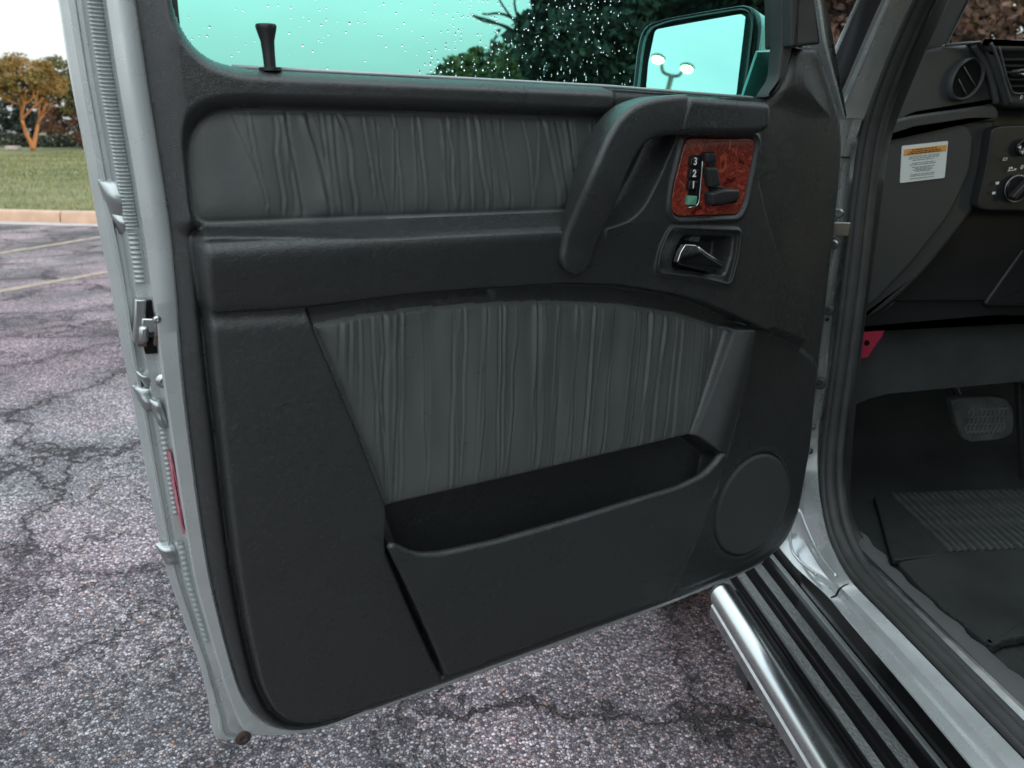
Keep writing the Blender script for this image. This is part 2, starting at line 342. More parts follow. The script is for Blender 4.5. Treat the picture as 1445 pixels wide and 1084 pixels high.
# ------------------------------------------------------------------ trees and hedge
def leafmat(name, a, b, sc=.9):
    return mat(name, a, .6, spec=.25, var=b, vscale=sc)
M['leaf_olive'] = leafmat('sun_tinted_olive_leaves', (.095, .09, .03), (.24, .155, .055)); M['leaf_green'] = leafmat('green_leaves', (.04, .055, .025), (.12, .12, .05))  # gold tone of the olive leaves is low sunlight put into the colour
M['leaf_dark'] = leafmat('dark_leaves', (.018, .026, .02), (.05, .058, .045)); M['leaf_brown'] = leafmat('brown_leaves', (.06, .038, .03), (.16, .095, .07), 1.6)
M['bark_sunlit'] = mat('sunlit_orange_bark', (.40, .17, .055), .8, grain=30, gstr=.6, gdist=.02, var=(.24, .12, .06), vscale=4)  # orange glow of the low sun is put into this bark colour
M['bark'] = mat('dark_bark', (.055, .042, .035), .9, grain=40, gstr=.6, gdist=.02)
def leaves(C, R, ncl, per, size, squash=.8, rng=None, hole=.0):
    rng = rng or RNG; P = []
    d = rng.normal(size=(ncl, 3)); d /= np.linalg.norm(d, axis=1)[:, None]; rr = rng.random(ncl)**.42
    cl = d*rr[:, None]*np.asarray(R)[None, :]; cl = cl[cl[:, 2] > -R[2]*squash]
    sz = rng.uniform(.12, .3, len(cl))*np.mean(R)
    for c, s in zip(cl, sz):
        q = rng.normal(size=(per, 3)); q /= np.linalg.norm(q, axis=1)[:, None]
        P.append(c+q*(rng.random(per)**.45)[:, None]*np.array([s, s, s*.62]))
    P = np.concatenate(P)+np.asarray(C); N = len(P)
    a = rng.normal(size=(N, 3)); a /= np.linalg.norm(a, axis=1)[:, None]; b = np.cross(a, rng.normal(size=(N, 3))); b /= np.linalg.norm(b, axis=1)[:, None]
    h = size*rng.uniform(.6, 1.4, N)[:, None]
    V = np.concatenate([P-a*h, P-b*h*.55, P+a*h, P+b*h*.55]); i = np.arange(N); return V, np.stack([i, i+N, i+2*N, i+3*N], 1)
def limbs(base, H, stems, rng, r0, spread, depth=3):
    G = []
    def go(p, d, ln, r, k):
        n = 6; pts = [p]; dd = d.copy()
        for i in range(n):
            dd = dd+rng.normal(0, .13, 3)+np.array([0, 0, .03]); dd /= np.linalg.norm(dd); pts.append(pts[-1]+dd*ln/n)
        G.append(tube(resample(pts, 8), np.linspace(r, r*.58, 8), 6, True))
        if k > 0:
            for q in range(rng.integers(2, 4)):
                e = dd+rng.normal(0, spread, 3); e[2] = abs(e[2])*.7+.1; e /= np.linalg.norm(e); go(pts[-1] if q else pts[-2], e, ln*rng.uniform(.6, .8), r*.55, k-1)
    for d in stems: d = np.array(d, float); go(np.array(base, float), d/np.linalg.norm(d), H, r0, depth)
    return join(G)
def tree(label, base, H, stems, r0, C, R, ncl, per, size, lm, bm, group=None, spread=.5, depth=3, seed=1, cat='tree', squash=.8):
    rng = np.random.default_rng(seed); t = empty('tree', base); tag(t, label, cat, group)
    V, F = limbs((0, 0, 0), H, stems, rng, r0, spread, depth); mk('trunk', V, F, bm, t)
    V, Q = leaves(C, R, ncl, per, size, squash, rng); quads('crown', V, Q, lm, t); return t
tb = PZ(47, 213, .13)
tree('small tree with two stems and thin olive crown, coloured as if lit orange by low sun', tb, 1.5, [(-.22, 0, 1), (.3, .1, 1)], .115, (-.35, 0, 3.05), (2.3, 1.7, .98), 130, 150, .062, M['leaf_olive'], M['bark_sunlit'], seed=3, squash=.9, depth=2)
b2 = PZ(103, 211.5, .13)
tree('darker round green tree right of the two-stemmed tree by the hedge', b2+np.array([.1, 1.2, 0]), 1.3, [(0.05, 0, 1)], .10, (-.1, 0, 2.85), (2.0, 1.7, 1.5), 110, 150, .07, M['leaf_green'], M['bark'], seed=5, depth=2)
tree('dark bushy tree behind hedge at far left', PZ(5, 209, .13)+np.array([-1.2, 5, 0]), 1.0, [(0, 0, 1)], .1, (0, 0, 1.6), (2.0, 1.7, 1.2), 70, 140, .08, M['leaf_dark'], M['bark'], seed=8, depth=2)
tree('brown-leaved bush behind the two-stemmed tree', tb+np.array([.6, 4, 0]), .9, [(0, 0, 1)], .07, (0, 0, 1.45), (2.0, 1.3, 1.15), 70, 140, .06, M['leaf_brown'], M['bark'], seed=9, depth=2)
def at_heading(px, dist): d = ray(px, 190); d = d/np.hypot(d[0], d[1]); return np.array([d[0]*dist, d[1]*dist, 0.])
for i, (px, dist, H, Rx) in enumerate(((652, 62, 4.0, 3.4), (697, 66, 5.0, 4.2), (745, 60, 4.2, 3.0))):
    tree(['low rounded tree seen through the window left of the tall dark tree', 'middle far tree in the low treeline through the window', 'low tree touching the edge of the tall dark tree'][i],
         at_heading(px, dist), H*.5, [(0, 0, 1)], .2, (0, 0, H*.78), (Rx, 3, H*.80), 120, 170, .17, M['leaf_green'], M['bark'], seed=20+i, group='low treeline seen through the door window')
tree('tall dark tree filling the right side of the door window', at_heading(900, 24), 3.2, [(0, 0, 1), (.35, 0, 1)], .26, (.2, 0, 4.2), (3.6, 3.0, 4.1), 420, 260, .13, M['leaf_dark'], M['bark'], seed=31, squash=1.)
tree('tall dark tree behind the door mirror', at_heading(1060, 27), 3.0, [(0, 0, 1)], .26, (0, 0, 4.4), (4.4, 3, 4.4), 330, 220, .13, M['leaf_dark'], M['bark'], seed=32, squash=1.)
tree('brown-leaved tree seen in the gap beside the windscreen pillar', at_heading(1185, 22), 2.6, [(0, 0, 1), (.3, .2, 1)], .2, (0, 0, 3.6), (2.9, 2.6, 3.6), 130, 150, .09, M['leaf_brown'], M['bark'], seed=33, squash=1.)
tree('brown-leaved tree with bare dark branches behind the windscreen', at_heading(1405, 20), 2.4, [(0, 0, 1), (-.4, 0, 1), (.4, 0, .9)], .19, (0, 0, 3.4), (3.2, 2.8, 3.6), 150, 170, .085, M['leaf_brown'], M['bark'], seed=34, squash=1.)
tree('brown-leaved tree at the far right beyond the windscreen', at_heading(1600, 22), 2.4, [(0, 0, 1)], .2, (0, 0, 3.4), (3.4, 2.8, 3.6), 120, 150, .095, M['leaf_brown'], M['bark'], seed=35, squash=1.)
hb = PZ(70, 209, .13); hz = .66
hr = empty('hedge', hb+np.array([0, 1.2, 0])); tag(hr, 'long low clipped dark hedge behind the lawn trees', 'hedge')
N = 30000; P = RNG.random((N, 3))*np.array([46, 1.3, hz])-np.array([26, .65, 0]); P[:, 2] += .06*np.sin(P[:, 0]*1.7)
a = RNG.normal(size=(N, 3)); a /= np.linalg.norm(a, axis=1)[:, None]; b = np.cross(a, RNG.normal(size=(N, 3))); b /= np.linalg.norm(b, axis=1)[:, None]
V = np.concatenate([P-a*.07, P-b*.045, P+a*.07, P+b*.045]); i = np.arange(N); quads('foliage', V, np.stack([i, i+N, i+2*N, i+3*N], 1), M['leaf_dark'], hr)
wb = PZ(19, 211.5, .14)
o = mk('utility_box', *box_geo((0, 0, .09), (.55, .4, .18)), M['gutter']); o.location = wb; bevelmod(o, .02); tag(o, 'small low white box in front of the hedge at far left', 'box')
# street lamp across the lot, behind the eye point: it shows in the door mirror
M['lampglow'] = mat('lit_lamp_lens', (1, .9, .75), .3, emit=(1., .82, .55), estr=9.)
M['pole'] = mat('lamp_pole_metal', (.12, .11, .11), .5, metal=.6)

# ------------------------------------------------------------------ the car
car = empty('parked_car', (1.3, 0, 0)); tag(car, 'silver off-road car with its black-trimmed driver door standing open', 'car')
CARI = Vector((-1.3, 0, 0))
def carpart(o, keep=True):                          # world-space meshes become parts of the car
    o.parent = car; o.location = CARI; return o
def part(name, VF, m, sharp=35, bev=0, parent=None):
    o = mk(name, VF[0], VF[1], m, None, True, sharp)
    if parent is None: carpart(o)
    else: o.parent = parent
    if bev: bevelmod(o, bev)
    return o
# ---- door: silver shell is the part 'door'
outer_px = [(100, -100), (112, 0), (125, 105), (142, 210), (160, 320), (185, 480), (199, 560), (211, 623), (237, 802), (281, 942), (319, 1077)]
trim_l_px = [(176, -100), (191, 0), (205, 100), (222, 205), (240, 320), (259, 560-130), (271, 500), (281, 580), (300, 720), (312, 800), (324, 880), (339, 955), (352, 995), (375, 1022), (411, 1036), (460, 1027), (540, 998), (630, 965), (780, 910), (945, 850), (1040, 812), (1080, 792)]
trim_r_px = [(1108, 765), (1128, 720), (1143, 630), (1150, 560), (1165, 430), (1180, 300), (1188, 215), (1186, 165), (1170, 110), (1156, 70), (1150, 66), (1112, 67)]
sill_px = [(1102, 100), (1088, 132), (1068, 139), (980, 131), (865, 122), (600, 108), (390, 97), (330, 93), (295, 82), (268, 58), (250, 25), (240, -10), (232, -100)]
# trace of the left trim edge follows the photo: (205,100) (222,205) (240,320) (258,425) ...
trim_l_px[5] = (250, 425); trim_l_px[6] = (255, 500); trim_l_px[7] = (262, 570); trim_l_px[8] = (281, 719); trim_l_px[9] = (296, 815); trim_l_px[10] = (312, 885); trim_l_px[11] = (328, 945); trim_l_px[12] = (341, 985); trim_l_px[13] = (368, 1022)
T_OUT = fillet(DL(trim_l_px)+DL(trim_r_px)+DL(sill_px), .03)
G = .0016; u0, u1, v0, v1 = .05, 1.10, -.745, .185
us = np.arange(u0, u1, G); vsn = np.arange(v0, v1, G); U, Vv = np.meshgrid(us, vsn)
def sdp(poly, pad=.05):
    P = np.asarray(poly); S = np.full(U.shape, -pad); lo = P.min(0)-pad; hi = P.max(0)+pad
    i0, i1 = np.searchsorted(us, [lo[0], hi[0]]); j0, j1 = np.searchsorted(vsn, [lo[1], hi[1]])
    u = U[j0:j1, i0:i1].astype(np.float32); v = Vv[j0:j1, i0:i1].astype(np.float32); d = np.full(u.shape, 1e9, np.float32); ins = np.zeros(u.shape, bool)
    for k in range(len(P)):
        a = P[k-1]; b = P[k]; e = b-a; L2 = e@e
        if L2 < 1e-12: continue
        x = u-a[0]; y = v-a[1]; t = np.clip((x*e[0]+y*e[1])/L2, 0, 1); d = np.minimum(d, (x-t*e[0])**2+(y-t*e[1])**2)
        if a[1] != b[1]: ins ^= ((a[1] > v) != (b[1] > v)) & (u < (b[0]-a[0])*(v-a[1])/(b[1]-a[1])+a[0])
    d = np.sqrt(d); S[j0:j1, i0:i1] = np.where(ins, d, -d); return S
def step(S, b): return sst((S+b)/(2*b))
sT = sdp(T_OUT)
H = np.full(U.shape, .008)
# rail round the window and the left column
rail_px = [(215, -100), (228, 60), (248, 200), (262, 318), (276, 320), (264, 230), (262, 200), (272, 172), (300, 153), (345, 150), (600, 156), (868, 166), (870, 122), (600, 108), (390, 97), (330, 93), (295, 82), (268, 58), (250, 25), (240, -100)]
sR = sdp(fillet(DL(rail_px, .02), .02)); H = H+.020*sst((sR+.012)/.024)
# upper insert
ui_px = [(262, 205), (272, 174), (300, 155), (345, 151), (600, 157), (872, 166), (868, 220), (838, 270), (812, 298), (540, 308), (271, 318), (265, 260)]
UI = fillet(DL(ui_px, .006), .022); sUI = sdp(UI)
H = H*(1-step(sUI, .004))+.004*step(sUI, .004)
# armrest body with the switch console
arm_px = [(279, 331), (540, 333), (800, 322), (856, 319), (884, 309), (906, 290), (930, 245), (955, 190), (974, 136), (1092, 146), (1090, 185), (1074, 250), (1085, 300), (1105, 370), (1128, 440), (1150, 505), (1105, 480), (1060, 457), (1000, 430), (950, 416), (880, 406), (800, 404), (600, 419), (430, 441), (295, 450)]
AR = fillet(DL(arm_px, .042), .012); sA = sdp(AR)
va = D(540, 333, .042)[1]; vb = D(540, 425, .03)[1]
hA = .047-.015*np.clip((va-Vv)/(va-vb), 0, 1.4)
hA = np.where(U > .60, hA*(1-sst((U-.6)/.1))+.04*sst((U-.6)/.1), hA)
hA = hA-np.where(U < .57, .010*np.exp(-np.clip(va-Vv, 0, 1)/.0065), 0)      # rolled front edge
H = H*(1-step(sA, .0036))+hA*step(sA, .0036)
# sloping shelf above the armrest
vs0 = D(540, 309, .004)[1]; shelf = (sst((U-D(276, 320, .03)[0])/.004))*(1-sst((U-D(806, 315, .03)[0])/.006))
f = np.clip((vs0+.002-Vv)/(vs0-va+.004), 0, 1)
hs_ = .004+.033*f**1.2
inshelf = (Vv < vs0+.004) & (Vv > va-.003) & (shelf > .5)
H = np.where(inshelf, np.maximum(H, hs_), H)
# lower left panel
ll_px = [(279, 336), (290, 440), (300, 540), (318, 690), (332, 800), (348, 890), (366, 965), (382, 1000), (405, 1018), (445, 1020), (505, 1003), (628, 962), (590, 880), (545, 775), (548, 715), (500, 595), (444, 462), (439, 444), (432, 420), (300, 400)]
LLp = fillet(DL(ll_px, .028), .012); sLL = sdp(LLp); H = np.maximum(H, .030*step(sLL, .0042))
# flank round the speaker and below the arc
flank_px = [(1062, 458), (1110, 478), (1153, 512), (1143, 630), (1126, 722), (1104, 765), (1078, 785), (945, 840), (990, 740), (1024, 640), (1050, 540)]
sF = sdp(fillet(DL(flank_px, .01), .02)); H = np.where(sF > -.006, np.minimum(H, .03)*(1-step(sF, .006))+.013*step(sF, .006), H)
# ridge strip right of the lower insert
rs_px = [(1024, 465), (1063, 461), (1050, 535), (1030, 605), (1019, 644), (998, 634), (976, 615), (1000, 545)]
RS = fillet(DL(rs_px, .03), .01); sRS = sdp(RS); uL = D(975, 620, .012)[0]; uR = D(1045, 540, .04)[0]
hRS = .010+.030*sst((U-uL+(Vv+.35)*-.25)/(uR-uL)); H = H*(1-step(sRS, .004))+hRS*step(sRS, .004)
# lower insert
li_px = [(440, 459), (520, 443), (600, 434), (700, 427), (780, 425), (880, 430), (960, 443), (1026, 464), (1000, 545), (975, 617), (760, 668), (546, 718), (505, 610), (465, 515)]
LI = fillet(DL(li_px, .014), .006); sLI = sdp(LI); H = H*(1-step(sLI, .004))+.010*step(sLI, .004)
# pocket hollow
pk_px = [(546, 716), (760, 667), (976, 615), (998, 635), (1016, 648), (1008, 690), (980, 740), (940, 790), (800, 840), (640, 880), (572, 800)]
sPK = sdp(fillet(DL(pk_px, .01), .008)); H = H*(1-step(sPK, .005))+(-.028)*step(sPK, .005)
# hollow behind the grab handle
hb_px = [(868, 166), (960, 150), (955, 190), (930, 245), (906, 290), (884, 308), (856, 318), (815, 318), (812, 298), (845, 270)]
sHB = sdp(fillet(DL(hb_px, .015), .01)); H = np.where(sA > -.004, H, H*(1-step(sHB, .006))+(-.004)*step(sHB, .006))
# sail corner under the mirror
sc_px = [(1112, 67), (1152, 66), (1172, 112), (1188, 170), (1150, 170), (1092, 150), (1088, 132), (1103, 100)]
sS = sdp(fillet(DL(sc_px, .02), .02)); H = H+.007*sst(sS/.04)
# soft hollow right of the console
cx_, cy_ = D(1120, 300, .01); H = H-.006*np.exp(-(((U-cx_)/.05)**2+((Vv-cy_)/.16)**2))*(1-step(sA, .004))
# recess for wood panel, handle cup
wood_px = [(968, 194), (1066, 195), (1062, 225), (1050, 285), (1042, 303), (955, 306), (946, 296), (950, 262)]
WD = fillet(DL(wood_px, .040), .010); sW = sdp(WD); H = H+.004*np.exp(-((sW+.0055)/.0035)**2)-.006*step(sW-.0005, .0015)
bz_px = [(946, 321), (1046, 325), (1042, 360), (1031, 402), (985, 391), (927, 385), (933, 350)]
BZ = fillet(DL(bz_px, .042), .010); sB = sdp(BZ)
cup_px = [(966, 332), (1036, 334), (1034, 360), (1024, 390), (985, 383), (950, 379), (956, 352)]
CU = fillet(DL(cup_px, .042), .008); sC = sdp(CU); H = H-.030*step(sC-.004, .0065)
H = H+.0035*np.exp(-((sB)/.0028)**2)
# speaker disc
sp_c = D(1062, 713, .014); sp_r = .5*(D(1062, 646, .014)[1]-D(1062, 780, .014)[1]); sp_h = .5*(D(1112, 690, .014)[0]-D(1010, 730, .014)[0])
rr = np.sqrt(((U-sp_c[0])/sp_h)**2+((Vv-sp_c[1])/sp_r)**2); dS = (1-rr)*.5*(sp_r+sp_h)
H = H+.004*step(dS, .002)*(dS > -.004)-.005*np.exp(-((dS)/.002)**2)+.0015*np.exp(-((dS+.006)/.004)**2)
# grooves and soft seams
def plgroove(px, wd, width, depth):
    global H
    P = fillet(DL(px, wd), .02, closed=False); d = np.full(U.shape, 1e9)
    for a, b in zip(P[:-1], P[1:]):
        e = b-a; L2 = e@e+1e-12; x = U-a[0]; y = Vv-a[1]; t = np.clip((x*e[0]+y*e[1])/L2, 0, 1); d = np.minimum(d, (x-t*e[0])**2+(y-t*e[1])**2)
    H = H-depth*np.exp(-d/width**2)
plgroove([(276, 328), (287, 440), (297, 540), (314, 690), (328, 800), (344, 890), (362, 968), (380, 1006), (405, 1026), (445, 1028), (520, 1008)], .01, .0035, .010)
plgroove([(545, 775), (588, 875), (628, 962)], .02, .003, .012)
plgroove([(868, 123), (871, 140), (872, 166)], .03, .0022, .006)
plgroove([(300, 449), (430, 443), (600, 424), (700, 413)], .03, .008, .0035)
# leather: pillow + creases
def creases(S, n, lo, hi, seed, amp, lean):
    rng = np.random.default_rng(seed); Z = np.zeros(U.shape); msk = S > 0; ys, xs = np.nonzero(msk); j0, j1, i0, i1 = ys.min(), ys.max()+1, xs.min(), xs.max()+1
    u = U[j0:j1, i0:i1]; v = Vv[j0:j1, i0:i1]; z = np.zeros(u.shape); vm, vM = v.min(), v.max(); tt = (v-vm)/(vM-vm)
    cen = list(np.linspace(lo, hi, n)+rng.normal(0, .45*(hi-lo)/n, n))
    for c in cen:
        kn_ = np.linspace(0, 1, 6); wob = np.interp(tt, kn_, np.cumsum(rng.normal(0, .0017, 6)))
        kn2 = np.linspace(0, 1, 7); am = np.interp(tt, kn2, np.clip(rng.normal(.8, .4, 7)*rng.uniform(.35, 1.35), 0, 1.7))
        d = u-(c+lean*rng.normal(1, .8)*(1-tt)+wob); wv = rng.choice([.0009, .0011, .0014, .0022]); sg = rng.choice([-1, 1])
        z += amp*am*(-.9*np.exp(-(d/wv)**2)+.7*np.exp(-((d-sg*2.0*wv)/(1.6*wv))**2))
    for k in range(7):
        z += .00028*np.sin(u*rng.uniform(60, 200)+rng.uniform(0, 6)+np.sin(v*rng.uniform(8, 25)+rng.uniform(0, 6))*1.4)
    Z[j0:j1, i0:i1] = z; return Z
edge = lambda S, k: 1-np.exp(-np.clip(S, 0, 1)/k)
uA, uB = D(290, 240, .006)[0], D(865, 230, .006)[0]
H = H+step(sUI-.003, .003)*(.005*edge(sUI, .010)+creases(sUI, 34, uA+.03, uB, 4, .0021, .012)*sst(sUI/.012))
uA, uB = D(480, 560, .012)[0], D(1010, 560, .012)[0]
H = H+step(sLI-.003, .003)*(.004*edge(sLI, .010)+creases(sLI, 50, uA-.04, uB, 9, .0021, -.006)*sst(sLI/.012))
# coarse creasing of the vinyl
lowf = lambda sc, ph: np.sin(U*sc+ph+1.3*np.sin(Vv*sc*.7+ph))*np.sin(Vv*sc*.9+ph*2+1.1*np.sin(U*sc*.6))
H = H+.00016*lowf(70, 1.)+.00006*lowf(230, 2.2)
# rounded outer rim
H = np.where(sT < .016, H-(.018-H*0)*(1-np.sqrt(np.clip(1-(1-np.clip(sT, 0, .016)/.016)**2, 0, 1))), H)
# split into parts
inside = sT > 0; face_in = inside[:-1, :-1] & inside[1:, :-1] & inside[:-1, 1:] & inside[1:, 1:]
cS = lambda S: .25*(S[:-1, :-1]+S[1:, :-1]+S[:-1, 1:]+S[1:, 1:])
RID = np.zeros(face_in.shape, int); RID[cS(sA) > 0] = 1; RID[cS(sLL) > 0] = 1; RID[cS(inshelf.astype(float)) > .5] = 1
RID[cS(sUI) > 0] = 2; RID[cS(sLI) > 0] = 3; RID[cS(dS) > 0] = 4; RID[cS(sC) > .0] = 5
idx = np.arange(U.size).reshape(U.shape); Q = np.stack([idx[:-1, :-1], idx[:-1, 1:], idx[1:, 1:], idx[1:, :-1]], -1)
XY = np.stack([U.ravel(), Vv.ravel()], 1).copy()
# move rim vertices on to the true outline
cnt = np.zeros(U.shape, int)
for sl_ in ((slice(0, -1), slice(0, -1)), (slice(1, None), slice(0, -1)), (slice(0, -1), slice(1, None)), (slice(1, None), slice(1, None))): cnt[sl_] += face_in
rim = np.nonzero(((cnt > 0) & (cnt < 4)).ravel())[0]; Pp = np.asarray(T_OUT); A = Pp; B = np.roll(Pp, -1, 0)
bd = np.full(len(rim), 1e9); bp = XY[rim].copy()
for a, b in zip(A, B):
    e = b-a; L2 = e@e
    if L2 < 1e-12: continue
    q = XY[rim]; t = np.clip(((q-a)@e)/L2, 0, 1); p = a+t[:, None]*e; d = ((q-p)**2).sum(1); k = d < bd; bd[k] = d[k]; bp[k] = p[k]
XY[rim] = bp; H.ravel()[rim] = -.012
HV = np.stack([XY[:, 0], -H.ravel(), XY[:, 1]], 1)
# silver shell: swept edge profile down the free edge and along the bottom
outline = fillet(DL(trim_l_px), .03, closed=False); EP = resample(outline, 420)
tn = np.gradient(EP, axis=0); tn /= np.linalg.norm(tn, axis=1)[:, None]; on = np.stack([tn[:, 1], -tn[:, 0]], 1)
if on[10, 0] > 0: on = -on
OUTP = np.asarray(DL(outer_px)); vtop = EP[:, 1]
def outer_u(v): return np.interp(-v, -OUTP[::-1, 1][::-1], OUTP[:, 0])
_wp = [((176, -100), 79), ((191, 0), 78), ((205, 100), 79), ((222, 205), 79), ((240, 320), 79), ((250, 425), 72), ((255, 500), 67), ((262, 570), 61), ((281, 719), 56), ((296, 815), 54), ((312, 885), 47), ((328, 945), 43), ((338, 980), 46), ((354, 1006), 60), ((367, 1021), 84), ((380, 1027), 62), ((396, 1031), 42), ((420, 1035), 22), ((465, 1026), 19), ((540, 998), 17), ((1080, 792), 15)]
_wi = [int(np.argmin(np.linalg.norm(EP-D(*p), axis=1))) for p, _ in _wp]
wid = np.interp(np.arange(len(EP)), _wi, [q/1350. for _, q in _wp]); wid = np.convolve(np.pad(wid, 1, mode='edge'), np.ones(3)/3, 'valid')
profw = [(-.12, -.014), (0, -.006), (.04, -.0045), (.34, -.005), (.385, -.007), (.40, -.018), (.44, -.022), (.62, -.022), (.66, -.026), (.70, -.033), (.76, -.033), (.79, -.028), (.84, -.028), (.87, -.036), (.94, -.037), (.985, -.038), (1.0, -.041), (1.0, -.055)]
flat = .85*sst((np.arange(len(EP))-_wi[15])/60.)             # along the bottom the flange lies nearly flat
rows = [[dloc(EP[i, 0]+on[i, 0]*wid[i]*f, EP[i, 1]+on[i, 1]*wid[i]*f, d if f in (-.12, 1.0) and d < -.05 or f < 0 else d*(1-flat[i])-.004*flat[i]) for i in range(len(EP))] for f, d in profw]
SV, SF = loft(rows); b0 = len(SV)
# outer skin closing the back of the door
skin = [EP[i]+on[i]*wid[i] for i in range(0, len(EP), 4)]+DL(trim_r_px)+[D(1090, 132), D(980, 128), D(600, 106), D(330, 92), D(262, 50), D(240, -60), D(232, -100)]
sv, sf = slab_geo(skin, -.058, -.0555, .002, dloc, 1); SV = list(map(tuple, SV))
SF = SF+[[i+b0 for i in q] for q in sf]; SV += [tuple(p) for p in sv]
door = mk('door', SV, SF, M['silver'], None, True, 38); door.parent = car; door.matrix_local = Matrix.Translation(CARI) @ DOORM
names = ['trim_panel', 'armrest', 'leather_insert', 'leather_insert', 'speaker_grille', 'handle_cup']; mats = [M['trim'], M['trim'], M['leather'], M['leather'], M['grille'], M['plastic']]
for r in range(6):
    q = Q[face_in & (RID == r)]; ui, inv = np.unique(q, return_inverse=True); o = quads(names[r], HV[ui], inv.reshape(q.shape), mats[r], door)
    if r == 2: tag(o, 'upper pleated grey leather insert')
    if r == 3: tag(o, 'lower pleated grey leather insert')
# ribbed sealant strip on the free edge
def along(f, v_from, v_to, n):
    P = np.array([EP[i]+on[i]*wid[i]*f for i in range(len(EP))]); k = (P[:, 1] <= v_from) & (P[:, 1] >= v_to); return resample(P[k], n)
def ribbed(f0, f1, ya, yb, base, amp, pitch):
    va_, vb_ = D(150, ya)[1], D(170, yb)[1]; n = int((va_-vb_)/pitch*7); a = along(f0, va_, vb_, n); b = along(f1, va_, vb_, n); rows = []
    ph = np.arange(n)/7*2*math.pi+np.cumsum(RNG.normal(0, .05, n))
    for k, t in enumerate((0, .12, .5, .88, 1)):
        P = a+(b-a)*t; hgt = base-.002+(.0035+amp*np.sin(ph+t*.9))*(1 if 0 < t < 1 else 0); rows.append([dloc(P[i, 0], P[i, 1], hgt[i]) for i in range(n)])
    return loft(rows)
V, F = join([ribbed(.43, .64, -90, 330, -.0205, .0012, .0034), ribbed(.45, .62, 332, 412, -.021, .0009, .005)]); mk('ribbed_seam_sealer', V, F, M['sealant'], door)
V, F = join([ribbed(.45, .6, 590, 760, -.022, .0006, .006), ribbed(.45, .62, 800, 960, -.022, .0005, .007)]); mk('ribbed_seam_sealer', V, F, M['sealant'], door)
def foil(px, ru, rv, seed, wd=-.012):
    rng = np.random.default_rng(seed); c = D(*px); n = 22; V = []
    for j in range(n):
        for i in range(n):
            a = (i/(n-1)-.5)*2; b = (j/(n-1)-.5)*2; e = max(0, 1-(a*a)**1.5)*max(0, 1-(b*b)**1.5)
            h = wd-.019+.0125*e**.55+e*.0012*math.sin(a*1.2+b*4.5+seed); V.append(dloc(c[0]+a*ru-b*.004, c[1]+b*rv, h))
    F = [[j*n+i, j*n+i+1, (j+1)*n+i+1, (j+1)*n+i] for j in range(n-1) for i in range(n-1)]
    return mk('foil_patch', V, F, M['foil'], door, True, 28)
foil((172, 290), .012, .022, 1, -.014); foil((177, 318), .008, .012, 2, -.014); foil((213, 574), .009, .015, 3, -.014); foil((229, 592), .006, .018, 4, -.006); foil((246, 800), .010, .014, 5, -.016); foil((210, 545), .006, .010, 6, -.014)
# latch
lc = D(209, 460)
def dbox(px, sx, sz, w0, w1, m, name, bev=.0015, rot=-.14):
    c = D(*px); R = Matrix.Rotation(-rot, 3, 'Y'); Rn = np.array(R); o = mk(name, *box_geo(dloc(c[0], c[1], (w0+w1)/2), (sx, w1-w0, sz), Rn), m, door, True, 30); bevelmod(o, bev, 2); return o
slab('latch_slot', fillet(DL([(194, 430), (221, 422), (231, 498), (205, 500)], -.015), .002), -.03, -.0145, .0004, M['ink'], door)
dbox((199, 457), .010, .044, -.036, -.008, M['steel'], 'latch_plate'); dbox((213, 452), .022, .030, -.034, -.016, M['rust'], 'latch_body'); dbox((215, 462), .018, .014, -.02, -.007, M['steel'], 'latch_claw'); dbox((214, 474), .02, .008, -.03, -.009, M['plastic'], 'latch_claw', .001); dbox((204, 474), .009, .016, -.03, -.004, M['steel'], 'latch_pawl', .003); dbox((203, 488), .009, .010, -.03, -.014, M['rust'], 'latch_pawl'); dbox((222, 456), .004, .05, -.03, -.006, M['rust'], 'latch_plate')
def dbolt(px, wd, r, m=M['steel'], name='bolt', hh=.005):
    c = D(*px, wd); V, F = lathe_geo([(r, 0), (r, hh*.5), (r*.8, hh*.85), (r*.45, hh), (r*.3, hh*.7), (.0006, hh*.65)], dloc(c[0], c[1], wd), (0, -1, 0), 16); return mk(name, V, F, m, door, True, 40)
dbolt((230, 537), -.012, .0075); dbolt((221, 450), -.007, .004); dbolt((343, 1041), -.006, .0095, M['plug'], 'rubber_plug', .003)
rf = fillet(DL([(239, 640), (245, 652), (256, 700), (263, 762), (258, 750), (248, 700)]), .004); slab('reflector', rf, -.03, -.010, .002, M['red'], door)
